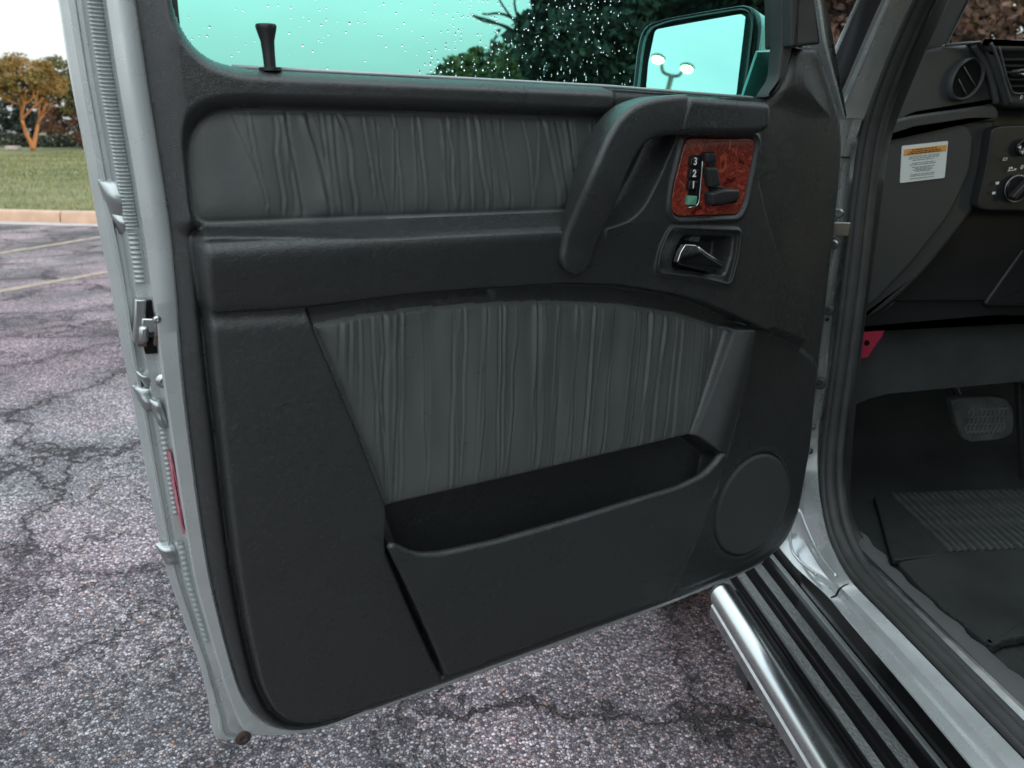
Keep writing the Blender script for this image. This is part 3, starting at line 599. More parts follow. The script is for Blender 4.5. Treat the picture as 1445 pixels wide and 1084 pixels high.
# pocket front
pf_px = [(547, 772), (556, 768), (568, 774), (588, 783), (622, 782), (700, 765), (800, 737), (900, 706), (960, 688), (994, 671), (1012, 652), (1019, 641), (1028, 642), (1020, 668), (990, 745), (952, 832), (940, 846), (800, 892), (633, 955), (628, 948), (590, 860)]
PF = fillet(DL(pf_px, .045), .010); 
def hfslab(name, poly, wb, wt, rad, m, g=.0016, dome=.0):
    global U, Vv, us, vsn
    keep = (U, Vv, us, vsn); P = np.asarray(poly); us = np.arange(P[:, 0].min()-2*g, P[:, 0].max()+3*g, g); vsn = np.arange(P[:, 1].min()-2*g, P[:, 1].max()+3*g, g); U, Vv = np.meshgrid(us, vsn)
    S = sdp(P, .06); sh = U.shape; t = 1-np.clip(S, 0, rad)/rad; Z = wt-rad*(1-np.sqrt(np.clip(1-t*t, 0, 1)))+dome*(1-np.exp(-np.clip(S, 0, 1)/.03))
    ins = S > 0; f = ins[:-1, :-1] & ins[1:, :-1] & ins[:-1, 1:] & ins[1:, 1:]; idx_ = np.arange(U.size).reshape(sh); q = np.stack([idx_[:-1, :-1], idx_[:-1, 1:], idx_[1:, 1:], idx_[1:, :-1]], -1)[f]
    xy = np.stack([U.ravel(), Vv.ravel()], 1); c = np.zeros(sh, int)
    for sl2 in ((slice(0, -1), slice(0, -1)), (slice(1, None), slice(0, -1)), (slice(0, -1), slice(1, None)), (slice(1, None), slice(1, None))): c[sl2] += f
    rm_ = np.nonzero(((c > 0) & (c < 4)).ravel())[0]; qq = xy[rm_]; bd_ = np.full(len(rm_), 1e9); bp2 = qq.copy()
    for a, b in zip(P, np.roll(P, -1, 0)):
        e = b-a; L2 = e@e
        if L2 < 1e-12: continue
        t = np.clip(((qq-a)@e)/L2, 0, 1); p = a+t[:, None]*e; d = ((qq-p)**2).sum(1); k = d < bd_; bd_[k] = d[k]; bp2[k] = p[k]
    xy[rm_] = bp2; Z = Z.ravel(); Z[rm_] = wt-rad
    ui, inv = np.unique(q, return_inverse=True); V = np.stack([xy[ui, 0], -Z[ui], xy[ui, 1]], 1); o = quads(name, V, inv.reshape(q.shape), m, door)
    R2 = resample(np.r_[P, P[:1]], 200)[:-1]; V2, F2 = loft([[dloc(a, b, wt-rad+.0003) for a, b in inset(R2 if area2(R2) > 0 else R2[::-1], .0004)], [dloc(a, b, wt-rad) for a, b in R2 if True] if area2(R2) > 0 else [dloc(a, b, wt-rad) for a, b in R2[::-1]], [dloc(a, b, wb) for a, b in (R2 if area2(R2) > 0 else R2[::-1])]], True)
    bm = bmesh.new(); bm.from_mesh(o.data); vv = [bm.verts.new(v) for v in V2]
    for fc in F2: bm.faces.new([vv[i] for i in fc]).smooth = True
    bm.to_mesh(o.data); bm.free(); U, Vv, us, vsn = keep; return o
hfslab('pocket_panel', PF, .036, .046, .004, M['trim'], dome=.001)
# grab handle, lofted
stL = [(794, 356), (800, 338), (818, 295), (836, 245), (853, 205), (872, 170), (895, 148), (925, 137), (972, 133)]
stR = [(839, 364), (849, 344), (862, 312), (878, 268), (893, 232), (908, 207), (925, 195), (945, 191), (962, 190)]
wft = lambda t: .050+.026*sst(np.array(t/.42))
def trace_w(px): return [D(x, y, float(wft(k/(len(px)-1)))) for k, (x, y) in enumerate(px)]
L_ = resample(fillet(trace_w(stL), .03, False), 40); R_ = resample(fillet(trace_w(stR), .03, False), 40); rows = []
for i in range(40):
    t = i/39; wf = float(wft(t)); wb = .038-.025*sst((t-.8)/.15); bv = .0075; a, b = L_[i], R_[i]; e = b-a; ln = np.linalg.norm(e); e = e/ln; bv2 = min(bv, ln*.3); ring = []
    for (o_, dd) in [(0, wb), (0, wf-bv2)]: ring.append((a+e*o_, dd))
    for k in range(1, 6): q = math.pi/2*k/5; ring.append((a+e*bv2*(1-math.cos(q)), wf-bv2+bv2*math.sin(q)))
    ring.append(((a+b)/2, wf+.0005))
    for k in range(0, 5): q = math.pi/2*k/5; ring.append((b-e*bv2*(1-math.sin(q)), wf-bv2+bv2*math.cos(q)))
    ring.append((b, wf-bv2)); ring.append((b, wb)); ring.append(((a+b)/2, wb-.002)); rows.append([dloc(p[0], p[1], d) for p, d in ring])
# rounded foot of the handle
foot = []
for k in range(6, 0, -1):
    s = k/6*.97; c0 = np.mean([np.array(p) for p in rows[0]], 0); dirv = np.array(dloc(*(L_[0]+R_[0]-L_[3]-R_[3]), 0)); dirv /= np.linalg.norm(dirv); h = .5*np.linalg.norm(L_[0]-R_[0])
    foot.append([tuple(c0+(np.array(p)-c0)*math.sqrt(max(.02, 1-s*s))+dirv*h*s) for p in rows[0]])
V, F = loft(foot+rows, True); nr = len(rows[0]); F.append(list(range(nr))[::-1]); F.append(list(range(len(V)-nr, len(V)))); mk('grab_handle', V, F, M['trim'], door, True, 60)
hd = fillet(DL([(974, 136), (1089, 145), (1090, 160), (1087, 180), (1078, 188), (1060, 190), (956, 191), (962, 170)], .066), .006); hfslab('console_hood', hd, .02, .067, .009, M['trim'])
# burr walnut panel with the seat switches
slab('wood_panel', inset(np.asarray(WD if area2(WD) > 0 else WD[::-1]), .0008), .030, .0405, .0015, M['wood'], door)
KW = .0405
slab('button_backing', fillet(DL([(973, 219), (990, 219), (989, 235), (985, 291), (970, 291), (971, 260)], KW), .002), KW-.002, KW+.0015, .0005, M['gloss_black'], door)
def key(cx, cy, hw, hh, m, lean=2):
    P = fillet(DL([(cx-hw+lean/2, cy-hh), (cx+hw+lean/2, cy-hh+.5), (cx+hw-lean/2, cy+hh), (cx-hw-lean/2, cy+hh)], KW+.005), .0015); return slab('memory_button', P, KW, KW+.006, .0014, m, door, nb=3), P
def numeral(ch, cx, cy, size):
    c = D(cx, cy, KW+.007); cu = bpy.data.curves.new('numeral', 'FONT'); cu.body = ch; cu.size = size; cu.align_x = 'CENTER'; cu.align_y = 'CENTER'; cu.extrude = .0002; cu.offset = .0003; cu.materials.append(M['print']); tmp = bpy.data.objects.new('tmp', cu); COL.objects.link(tmp); dg_ = bpy.context.evaluated_depsgraph_get(); me = bpy.data.meshes.new_from_object(tmp.evaluated_get(dg_)); bpy.data.objects.remove(tmp); o = bpy.data.objects.new('numeral', me); COL.objects.link(o)
    o.parent = door; o.location = dloc(c[0], c[1], KW+.0066); o.rotation_euler = (math.pi/2, 0, 0)
for ch, x, y in (('3', 981, 228), ('2', 979.5, 245), ('1', 978, 261)):
    o, P = key(x, y, 6.2, 6.3, M['gloss_black']); numeral(ch, x+.8, y+.3, .0125)
o, P = key(977, 283, 6, 6.8, M['green']); tag(o, 'green memory button below the numbered ones')
cr = fillet(DL([(992.5, 218), (991, 240), (987, 284), (984, 291), (972, 293)], KW+.002), .004, False); V, F = tube([dloc(p[0], p[1], KW+.0012) for p in cr], .0012, 8); mk('button_surround', V, F, M['chrome'], door)
def sw(px, hgt, bev): return hfslab('seat_switch', fillet(DL(px, KW+hgt*.7), .004), KW-.001, KW+hgt, bev, M['plastic'], .0007, .001)
slab('switch_recess', fillet(DL([(996, 216), (1008, 213), (1009, 262), (1040, 268), (1040, 286), (1004, 292), (998, 262)], KW), .004), KW-.003, KW+.0008, .0006, M['gloss_black'], door)
sw([(995, 215), (1009, 215), (1010, 229), (996, 230)], .012, .003); sw([(997, 236), (1011, 236), (1016, 262), (1002, 265)], .013, .0035); sw([(1001, 272), (1020, 267), (1042, 267), (1042, 281), (1022, 288), (1003, 290)], .015, .004)
# inside door handle
bz = fillet(DL(bz_px, .044), .010); bzo = np.asarray(bz if area2(bz) > 0 else bz[::-1]); V, F = tube([dloc(p[0], p[1], .0445) for p in resample(np.r_[bzo, bzo[:1]], 120)], .0022, 8, False); mk('handle_surround', V, F, M['plastic'], door)
lev = fillet(DL([(958, 374), (960, 360), (970, 348), (986, 352), (1000, 362), (1021, 374), (1019, 381), (1010, 386), (985, 381)], .05), .003); slab('door_handle', lev, .03, .050, .003, M['gloss_black'], door)
ch = fillet(DL([(956, 371), (961, 356), (968, 345), (983, 346), (992, 356), (972, 360), (962, 364)], .054), .002); slab('handle_cap', ch, .046, .0535, .0014, M['chrome'], door)
for e_ in ((969, 355), (977, 353)):
    c = D(*e_, .054); q = [dloc(c[0]+.0032*math.cos(t), c[1]+.0026*math.sin(t), .0538) for t in np.linspace(0, 2*math.pi, 20)]; V, F = tube(q, .0006, 6, False); mk('lock_symbol', V, F, M['plastic'], door)
edge_ = fillet(DL([(986, 349), (1000, 360), (1022, 373)], .053), .01, False); V, F = tube([dloc(p[0], p[1], .0515) for p in edge_], .0013, 8); mk('handle_edge', V, F, M['chrome'], door)
slab('handle_flap', fillet(DL([(972, 340), (980, 330), (991, 330), (986, 342)], .03), .002), .018, .03, .001, M['sillgrey'], door)
# lock pin
c = D(382, 97, .012); V, F = lathe_geo([(.0105, -.002), (.0105, .001), (.0055, .0015), (.0058, .014), (.0064, .024), (.0092, .034), (.0098, .037), (.009, .0385), (.003, .0388)], dloc(c[0], c[1], .010), (-.03, 0, 1), 18); mk('lock_pin', V, F, M['plastic'], door, True, 50)
# window glass, drops, channels
gl = fillet(DL([(215, -110), (232, 20), (260, 75), (320, 105), (600, 118), (865, 132), (1075, 148), (1110, 120), (1120, -110)], -.03), .02); slab('window_glass', gl, -.034, -.030, .0005, M['glass'], door, nb=1)
drops = []
def drop(px, py, r, st):
    c = D(px, py, -.029); n = 8; V = [dloc(c[0], c[1], -.0295+r*.55)]
    for k in range(2):
        rk = r*(.62 if k == 0 else 1.); hk = -.0295+(r*.42 if k == 0 else 0)
        for i in range(n): q = 2*math.pi*i/n; V.append(dloc(c[0]+rk*math.cos(q), c[1]+rk*st*math.sin(q)-(st-1)*.3*r*(k), hk))
    F = [[0, 1+i, 1+(i+1) % n] for i in range(n)]+[[1+i, 1+n+i, 1+n+(i+1) % n, 1+(i+1) % n] for i in range(n)]+[[1+n+i for i in range(n)][::-1]]; drops.append((V, F))
for k in range(170): drop(RNG.uniform(260, 900), 100-RNG.random()**.7*115, RNG.uniform(.0005, .0012), RNG.uniform(.9, 1.3))
for k in range(170):
    x = RNG.uniform(610, 905); drop(x, RNG.uniform(0, 70+.06*(x-250)), RNG.uniform(.00035, .0008), RNG.uniform(1.4, 3.2))
for k in range(80): x = RNG.uniform(590, 900); drop(x, 112+(x-600)*.055-RNG.random()*28, RNG.uniform(.0005, .001), RNG.uniform(1.5, 3.6))
V, F = join(drops); o = mk('raindrops', V, F, M['drop'], door); tag(o, kind='stuff')
sl_ = fillet(DL([(330, 95), (600, 109), (865, 123), (1068, 139)], .012), .02, False); V, F = tube([dloc(p[0], p[1]+.001, .004) for p in sl_], .0020, 8); mk('window_edge_glint', V, F, M['sealant'], door)  # pale tube: bright light along the glass edge, put into its colour
slab('window_channel', fillet(DL([(1094, -100), (1094, 60), (1089, 112), (1070, 140), (1086, 134), (1101, 105), (1110, 66), (1113, -100)], .0), .01), -.008, .012, .004, M['rubber'], door)
slab('mirror_sail', fillet(DL([(1112, -100), (1138, -100), (1146, 0), (1154, 63), (1112, 67)], .02), .004), -.02, .026, .004, M['rubber'], door)
slab('sail_edge', fillet(DL([(1130, -100), (1126, 0), (1123, 66), (1125, 66), (1128, 0), (1132, -100)], .026), .001), .02, .0275, .001, M['gloss_black'], door)
fe = fillet(DL([(1142, -100), (1150, 0), (1160, 62), (1172, 104), (1190, 168), (1193, 166), (1176, 100), (1166, 62), (1157, 0), (1151, -100)], -.01), .01); slab('window_frame', fe, -.045, -.006, .003, M['silver'], door)
fr2 = fillet(DL([(240, -100), (228, -100), (232, 0), (246, 40), (254, 40)], -.012), .005); slab('window_channel', fr2, -.03, -.008, .002, M['rubber'], door)

# ---- door mirror (part of the car)
mp_ = EYE+ray(985, 75)*1.33; mh = math.radians(231); mn = np.array([math.sin(mh), math.cos(mh), 0.17]); mn /= np.linalg.norm(mn); mx_ = np.cross(np.array([0, 0, 1.]), mn); mx_ /= np.linalg.norm(mx_); my_ = np.cross(mn, mx_)
def MP(x, y, dd=0.): d = ray(x, y); t = ((mp_+mn*dd-EYE)@mn)/(d@mn); q = EYE+d*t-mp_; return np.array([q@mx_, q@my_])
def mfr(a, b, wd): return tuple(mp_+mx_*a+my_*b+mn*wd)
mir = empty('side_mirror', CARI, car)
ho = [MP(x, y, .012) for x, y in [(892, 150), (900, 75), (905, 50), (914, 36), (940, 27), (990, 18), (1050, 8), (1062, 12), (1066, 30), (1058, 95), (1050, 150)]]
HO = np.asarray(fillet(ho, .012)); HO = HO if area2(HO) > 0 else HO[::-1]
gp = [MP(x, y) for x, y in [(926, 42), (980, 32), (1048, 20), (1054, 24), (1053, 40), (1041, 140), (912, 138), (916, 90)]]
GP = np.asarray(fillet(gp, .008)); GP = GP if area2(GP) > 0 else GP[::-1]
cen = HO.mean(0); HO = resample(np.r_[HO, HO[:1]], 81)[:-1]
def ring(s, wd, sh=(0, 0)): return [mfr(*(cen+(p-cen)*s+np.array(sh)), wd) for p in HO]
V, F = loft([ring(.93, -.006), ring(.93, .010), ring(.965, .0135), ring(1.0, .012), ring(1.02, 0), ring(1.02, -.03), ring(.97, -.06), ring(.84, -.085), ring(.6, -.1), ring(.2, -.106)], True); F.append(list(range(len(V)-80, len(V)))); mk('mirror_housing', V, F, M['silver'], mir, True, 50)
V, F = loft([ring(.945, -.005), ring(.945, .0125), ring(.985, .0145), ring(1.012, .0125), ring(1.025, .004), ring(1.025, -.004)], True); mk('mirror_rim', V, F, M['gloss_black'], mir, True, 50)
V, F = loft([ring(.94, .010), ring(.90, -.004), ring(.1, -.006)], True); mk('mirror_backing', V, F, M['plastic'], mir, True, 50)
V, F = slab_geo(GP, -.004, .004, .001, mfr, 2); mk('mirror_glass', V, F, M['mirror'], mir, False)
V, F = join([tube([np.array(mfr(cen[0], cen[1]-.08, -.03)), np.array(mfr(cen[0], cen[1]-.11, -.03)), np.array(tuple((DOORM @ Vector(dloc(.86, .03, -.05)))))], [.03, .03, .025], 12)]); mk('mirror_arm', V, F, M['plastic'], mir, True, 50)
# street lamp placed where the mirror looks
def refl(px, py, dist):
    d = ray(px, py); t = ((mp_-EYE)@mn)/(d@mn); p = EYE+d*t; r = d-2*(d@mn)*mn; return p+r*dist, r
hA_, _ = refl(929, 82, 22); hB_, _ = refl(970, 95, 22); j_, _ = refl(948, 107, 22); base_, r_ = refl(945, 128, 22)
lamp = empty('street_lamp', (j_[0], j_[1], 0)); tag(lamp, 'double-armed street lamp with both lamps lit, seen in the door mirror', 'street lamp'); off = -np.array([j_[0], j_[1], 0])
V, F = tube([np.array([j_[0], j_[1], 0])+off, j_+off], [.11, .07], 12); mk('pole', V, F, M['pole'], lamp)
for hA2 in (hA_, hB_):
    pts = fillet([j_+off, j_+off+(hA2-j_)*np.array([.55, .55, .0]), j_+off+(hA2-j_)*np.array([.8, .8, .9]), hA2+off], .3, False); V, F = tube(resample(pts, 14), .045, 8); mk('lamp_arm', V, F, M['pole'], lamp)
    hd_ = hA2+off; V, F = lathe_geo([(.05, .10), (.13, .08), (.2, .03), (.2, 0), (.16, -.02)], hd_, (0, 0, 1), 16); mk('lamp_head', V, F, M['pole'], lamp)
    V, F = lathe_geo([(.15, -.02), (.17, -.06), (.13, -.11), (.04, -.13)], hd_, (0, 0, 1), 16); mk('lamp_lens', V, F, M['lampglow'], lamp)

# ---- body: jamb, pillar, sill
def tr(px, X, r=.04): return fillet([PX(x, y, X) for x, y in px], r, closed=False)
NB = 160
lo_L = [(1186, 158), (1176, 200), (1166, 330), (1140, 560), (1112, 690), (1096, 768), (1122, 800), (1170, 843), (1272, 962), (1374, 1084), (1530, 1270)]
lo_R = [(1219, 160), (1214, 180), (1200, 220), (1194, 283), (1190, 322), (1184, 362), (1174, 432), (1168, 490), (1161, 565), (1155, 600), (1153, 651), (1156, 700), (1167, 756), (1184, 795), (1202, 823), (1334, 960), (1450, 1080), (1620, 1256)]
rowL = resample(tr(lo_L, .650, .02), NB); rowR = resample(tr(lo_R, .692, .03), NB)
def warp(P, ref):                                    # same height parameter for both edges
    return P
m1 = rowL*.72+rowR*.28; m2 = rowL*.62+rowR*.38; m3 = rowL*.5+rowR*.5; m4 = rowL*.4+rowR*.6
nrm = np.array([-.6, -.8, 0]); up_ = np.array([0, 0, 1.])
kk = np.linspace(0, 1, NB)[:, None]; dirn = np.where(kk < .62, nrm, up_); dirn = np.stack([np.convolve(np.pad(dirn[:, i], 10, mode='edge'), np.ones(21)/21, 'valid') for i in range(3)], 1)
rail = loftobj('door_jamb', [rowL+np.array([.004, .012, -.006]), rowL-dirn*.003, rowL, m1+dirn*.001, m2-dirn*.006, m3-dirn*.007, m4+dirn*.002, rowR+dirn*.002, rowR-dirn*.006+np.array([.004, .004, 0]), rowR+np.array([.03, .03, -.01])], M['silver'], sharp=30); carpart(rail)
jl = rail
def sub(o, parent): o.parent = parent; o.location = (0, 0, 0); return o
# raked pillar bands
def band(name, pa, Xa, pb, Xb, m, h=.0, n=30, thick=0., mid=0.):
    a = resample(tr(pa, Xa), n); b = resample(tr(pb, Xb), n); rows = [a, (a*.92+b*.08)+nrm*h*.7, (a+b)/2+nrm*(h+mid), (a*.08+b*.92)+nrm*h*.7, b]
    return carpart(loftobj(name, rows, m, sharp=45, thick=thick))
body_bands = [
 band('pillar_trim', [(1256, -100), (1209, 0), (1166, 92)], .60, [(1259, -100), (1214, 0), (1171, 99)], .605, M['silver'], .002),
 band('pillar_cover', [(1259, -100), (1214, 0), (1169, 96), (1180, 150)], .606, [(1297, -100), (1243, 0), (1184, 138), (1184, 155)], .625, M['plastic'], .002),
 band('pillar_gutter', [(1297, -100), (1243, 0), (1184, 138)], .626, [(1309, -100), (1254, 0), (1187, 152)], .636, M['silver'], -.004),
 band('pillar_flange', [(1309, -100), (1254, 0), (1187, 152), (1186, 160)], .637, [(1314, -100), (1258, 0), (1191, 156), (1189, 163)], .642, M['silver'], .004),
 band('pillar_skin', [(1314, -100), (1258, 0), (1191, 155), (1189, 166)], .643, [(1341, -100), (1283, 0), (1221, 160), (1219, 168)], .688, M['silver'], .003),
]
# door seal: bulb and lip running all the way round the opening
seal_px = [(1365, -120), (1297, 0), (1262, 80), (1238, 145), (1224, 200), (1212, 290), (1203, 380), (1192, 470), (1180, 560), (1171, 630), (1170, 690), (1180, 750), (1200, 795), (1225, 826), (1352, 955), (1470, 1075), (1640, 1250)]
sc_ = resample(tr(seal_px, .712, .05), 160); V, F = tube(sc_, .0135, 12); seal = part('door_seal', (V, F), M['rubber'], 60)
lip = resample(tr([(x+14, y-2) for x, y in seal_px], .726, .05), 160); V, F = tube(lip, .010, 10); mk('seal_lip', V, F, M['rubber'], seal)
lip2 = resample(tr([(x-9, y+2) for x, y in seal_px], .699, .05), 160); V, F = tube(lip2, .006, 8); mk('seal_lip', V, F, M['rubber'], seal)
# inner pillar cover beyond the seal
inn = [(1386, -120), (1322, 0), (1284, 80), (1258, 145), (1242, 200), (1232, 290), (1222, 380), (1211, 470), (1200, 560), (1192, 640), (1190, 700), (1192, 735), (1206, 775)]
inn2 = [(1400, -120), (1338, 0), (1307, 62), (1272, 145), (1252, 200), (1240, 290), (1228, 380), (1216, 470), (1206, 560), (1199, 640), (1196, 700), (1200, 730), (1216, 760)]
carpart(loftobj('pillar_lining', [resample(tr(inn, .728, .05), 60), resample(tr(inn2, .76, .05), 60), resample(tr([(x+3, y) for x, y in inn2], .775, .05), 60)], M['plastic'], sharp=50))
# jamb details
def jdisc(px, X, r, m, name, ax=(-.6, -.8, 0), hh=.005):
    c = PX(*px, X); V, F = lathe_geo([(r, -.004), (r, hh*.4), (r*.75, hh), (r*.35, hh), (r*.3, hh*.4), (.0005, hh*.4)], c, ax, 16); o = mk(name, V, F, m, rail, True, 40); return o
jdisc((1183, 301), .668, .0085, M['steel'], 'bolt'); jdisc((1176, 345), .668, .0085, M['steel'], 'bolt'); jdisc((1169, 438), .668, .0085, M['rubber'], 'grommet'); jdisc((1167, 451), .668, .003, M['ink'], 'grommet'); jdisc((1157, 541), .668, .0105, M['rubber'], 'grommet'); jdisc((1147, 603), .668, .005, M['steel'], 'bolt'); jdisc((1143, 637), .668, .005, M['steel'], 'bolt'); jdisc((1178, 109), .612, .005, M['steel'], 'bolt')
for (px, s) in (((1183, 323), (.03, .018, .022)), ((1176, 318), (.012, .03, .006)), ((1178, 331), (.016, .03, .006))):
    c = PX(*px, .66); o = mk('door_check', *box_geo(c, s), M['steel'], rail, True, 30); bevelmod(o, .0015)
for yy in ((1184, 166, 1217, 164), (1184, 222, 1199, 222)):
    a = PX(yy[0], yy[1], .652)+nrm*.004; b = PX(yy[2], yy[3], .690)+nrm*.004; V, F = tube(resample([a, b], 6), .0016 if yy[1] > 200 else .003, 6); mk('seam', V, F, M['plug'] if yy[1] > 200 else M['silver'], rail)
sm = [PX(1172, 845, .652), PX(1180, 842, .66), PX(1183, 834, .67), PX(1190, 828, .68), PX(1202, 825, .692)]; V, F = tube([p+up_*.002 for p in resample(fillet(sm, .01, False), 20)], .0016, 6); mk('seam', V, F, M['ink'], rail)
em = resample(fillet([PX(x, y, .66)+np.array([0, -.004, .004]) for x, y in ((1126, 720), (1135, 745), (1152, 783), (1178, 815))], .03, False), 20); V, F = tube(em, .0035, 8); mk('pressed_rib', V, F, M['silver'], rail)
em = resample(fillet([PX(x, y, .652)+np.array([0, -.004, .004]) for x, y in ((1112, 742), (1114, 776), (1125, 792), (1150, 812))], .03, False), 20); V, F = tube(em, .003, 8); mk('pressed_rib', V, F, M['silver'], rail)
# inner metal strip, grey sill cover
zs = EYE[2]-.705
s0 = [PZ(1200, 776, zs), PZ(1203, 779, zs), PZ(1445, 1017, zs), PZ(1640, 1209, zs)]; s1 = [PZ(1210, 774, zs), PZ(1213, 777, zs), PZ(1458, 1010, zs), PZ(1660, 1204, zs)]
carpart(loftobj('sill_strip', [[p-up_*.02 for p in resample(s0, 20)], resample(s0, 20), [p+up_*.003 for p in (resample(s0, 20)+resample(s1, 20))/2], resample(s1, 20)], M['steel'], sharp=25))
zc = EYE[2]-.712; c0 = [(1186, 728), (1206, 764), (1214, 774), (1458, 1010), (1660, 1204)]; c1 = [(1192, 726), (1234, 770), (1275, 815), (1296, 832), (1314, 849), (1399, 922), (1445, 960), (1660, 1140)]
a = resample([PZ(x, y, zc) for x, y in c0], 60); b = resample([PZ(x, y, zc-.01) for x, y in c1], 60); b[:, 0] += .003*np.sin(np.arange(60)*1.1)+RNG.normal(0, .0012, 60)
carpart(loftobj('sill_cover', [[p-up_*.01 for p in a], a, (a*.5+b*.5)+up_*.004, b, [p-up_*.02 for p in b]], M['sillgrey'], sharp=40))
a2 = resample([PX(x, y, .690) for x, y in [(1202, 823), (1334, 960), (1450, 1080), (1620, 1256)]], 20); b2 = resample(s0, 20)
carpart(loftobj('sill_channel', [a2-up_*.008, a2*.7+b2*.3-up_*.03, a2*.3+b2*.7-up_*.03, b2-up_*.018], M['rubber'], sharp=40))
# running board
yb0, yb1 = -.6, 1.255
def rbx(px, z): return PZ(px, 920, z)[0]
zt = EYE[2]-.85
xl = rbx(1045, zt-.02); xt0 = rbx(1053, zt); xt1 = rbx(1094, zt+.0); rt = (xt1-xt0)/2; xc = (xt0+xt1)/2
rb = empty('running_board', CARI, car)
def extr(name, prof, m, y0=yb0, y1=yb1, parent=rb, sharp=30, n=2):
    rows = [[(x, y, z) for y in np.linspace(y0, y1, n)] for x, z in prof]; V, F = loft(rows); return mk(name, V, F, m, parent, True, sharp)
tp = [(xc+rt*math.cos(q), zt-.006+rt*math.sin(q)) for q in np.linspace(math.pi*1.25, -math.pi*.25, 28)]
extr('chrome_tube', tp, M['chrome'], sharp=60)
V, F = lathe_geo([(rt, 0), (rt*.97, .008), (rt*.8, .016), (rt*.3, .02)], (xc, yb1, zt-.006), (0, 1, 0), 24); mk('tube_end', V, F, M['plastic'], rb, True, 50)
extr('edge_lip', [(xl-.001, zt-.045), (xl, zt-.026), (xl+.003, zt-.022), (xl+.008, zt-.024), (xl+.012, zt-.034), (xt0+.01, zt-.036)], M['steel'])
def zx(px): return rbx(px, zt+.005)
tread = [(zx(1086), zt-.012), (zx(1096), zt+.002), (zx(1098), zt+.006), (zx(1101), zt+.006), (zx(1102), zt+.001), (zx(1105), zt+.001), (zx(1106), zt+.006), (zx(1109), zt+.006), (zx(1110), zt+.001), (zx(1111.5), zt+.010), (zx(1113), zt+.012), (zx(1126), zt+.012), (zx(1128), zt+.002), (zx(1145), zt+.002), (zx(1148), zt+.012), (zx(1165), zt+.012), (zx(1168), zt+.001), (zx(1190), zt+.001), (zx(1193), zt+.006), (zx(1201), zt+.006), (zx(1204), zt-.01), (zx(1240), zt-.012)]
M['tread'] = mat('wet_black_tread_rubber', (.17, .18, .18), .32, spec=.7, grain=170, gstr=.7, gdist=.003, voro='F1', rvar=.1)
extr('step_base', tread, M['gloss_black'], y1=1.42)
for a_, b_ in ((1112.5, 1126.5), (1148, 1165)):
    extr('step_tread', [(zx(a_), zt+.006), (zx(a_+1), zt+.0145), (zx(b_-1), zt+.0145), (zx(b_), zt+.006)], M['tread'], y1=1.418)
extr('step_bead', [(zx(1193.5), zt+.004), (zx(1195), zt+.010), (zx(1200), zt+.010), (zx(1202), zt+.004)], M['silver'], y1=1.418)
part('step_bracket', box_geo((.60, yb1-.16, zt-.05), (.12, .05, .05)), M['plastic'], parent=None)
part('rocker_panel', loft([[(.664, y, zt+.117) for y in (-.6, 1.25)], [(.704, y, zt+.10) for y in (-.6, 1.25)], [(.724, y, zt-.06) for y in (-.6, 1.25)], [(.8, y, zt-.08) for y in (-.6, 1.25)]]), M['gloss_black'])
# front wheel, wing, bonnet, roof, far side (seen from a step aside, and they shade the cabin)
wc = np.array([.68, 1.93, .37]); wh = empty('wheel', CARI, car)
def lathe_x(prof): return lathe_geo(prof, wc, (1, 0, 0), 40)
mk('tyre', *lathe_x([(.22, -.10), (.34, -.12), (.365, -.09), (.37, 0), (.365, .09), (.34, .12), (.22, .10)]), M['tyre'], wh, True, 40); mk('rim', *lathe_x([(.03, -.07), (.06, -.075), (.19, -.05), (.215, -.1), (.225, -.1), (.225, .1)]), M['steel'], wh, True, 40)
part('mud_flap', box_geo((.66, 1.52, .43), (.2, .012, .34)), M['rubber'], bev=.004)
wing = [(.64, 1.24, 1.24), (.63, 1.24, .9), (.64, 1.24, .55)]
part('front_wing', loft([[(.66, y, 1.25) for y in (1.26, 1.6, 2.5)], [(.64, y, 1.22) for y in (1.26, 1.6, 2.5)], [(.64, y, .80) for y in (1.26, 1.6, 2.5)], [(.65, y, .76) for y in (1.26, 1.6, 2.5)], [(.69, y, .76) for y in (1.26, 1.6, 2.5)]]), M['silver'])
part('bonnet', box_geo((1.42, 2.12, 1.12), (1.36, .84, .08)), M['silver'], bev=.03)
part('roof', box_geo((1.40, -.25, 1.99), (1.46, 2.3, .05)), M['headlining'], bev=.01)
part('rear_pillar', box_geo((.70, -.25, 1.3), (.09, .22, 1.38)), M['silver'], bev=.01)
part('far_side', box_geo((2.14, .2, .85), (.06, 3., .9)), M['plastic'], bev=.01)
part('rear_bulkhead', box_geo((1.4, -.62, 1.2), (1.36, .05, 1.5)), M['carpet'])
part('rear_body', box_geo((1.4, -1.75, 1.27), (1.5, 2.2, 1.42)), M['silver'], bev=.03)
part('far_window', box_geo((2.14, .3, 1.62), (.006, 1.9, .62)), M['darkglass'])  # unseen pane, added with a dark tint to keep low sun off the door
part('rear_wheel', lathe_geo([(.12, -.1), (.34, -.12), (.37, -.08), (.37, .08), (.34, .12), (.12, .1)], (.72, -1.5, .37), (1, 0, 0), 32), M['tyre'])
# windscreen
ws = [PY(1352, 66, 1.53), PY(2300, 66, 1.53)]; wt = [PY(1405, -100, 1.28), PY(2300, -300, 1.2)]
part('windscreen', ([tuple(ws[0]), tuple(ws[1]), tuple(wt[1]), tuple(wt[0])], [[0, 1, 2, 3]]), M['clear'])
V, F = tube(resample([PY(1334, 64, 1.44), PY(1383, 59.5, 1.43), PY(1640, 55, 1.43)], 12), .0028, 8); part('windscreen_seal', (V, F), M['sillgrey'], 60)
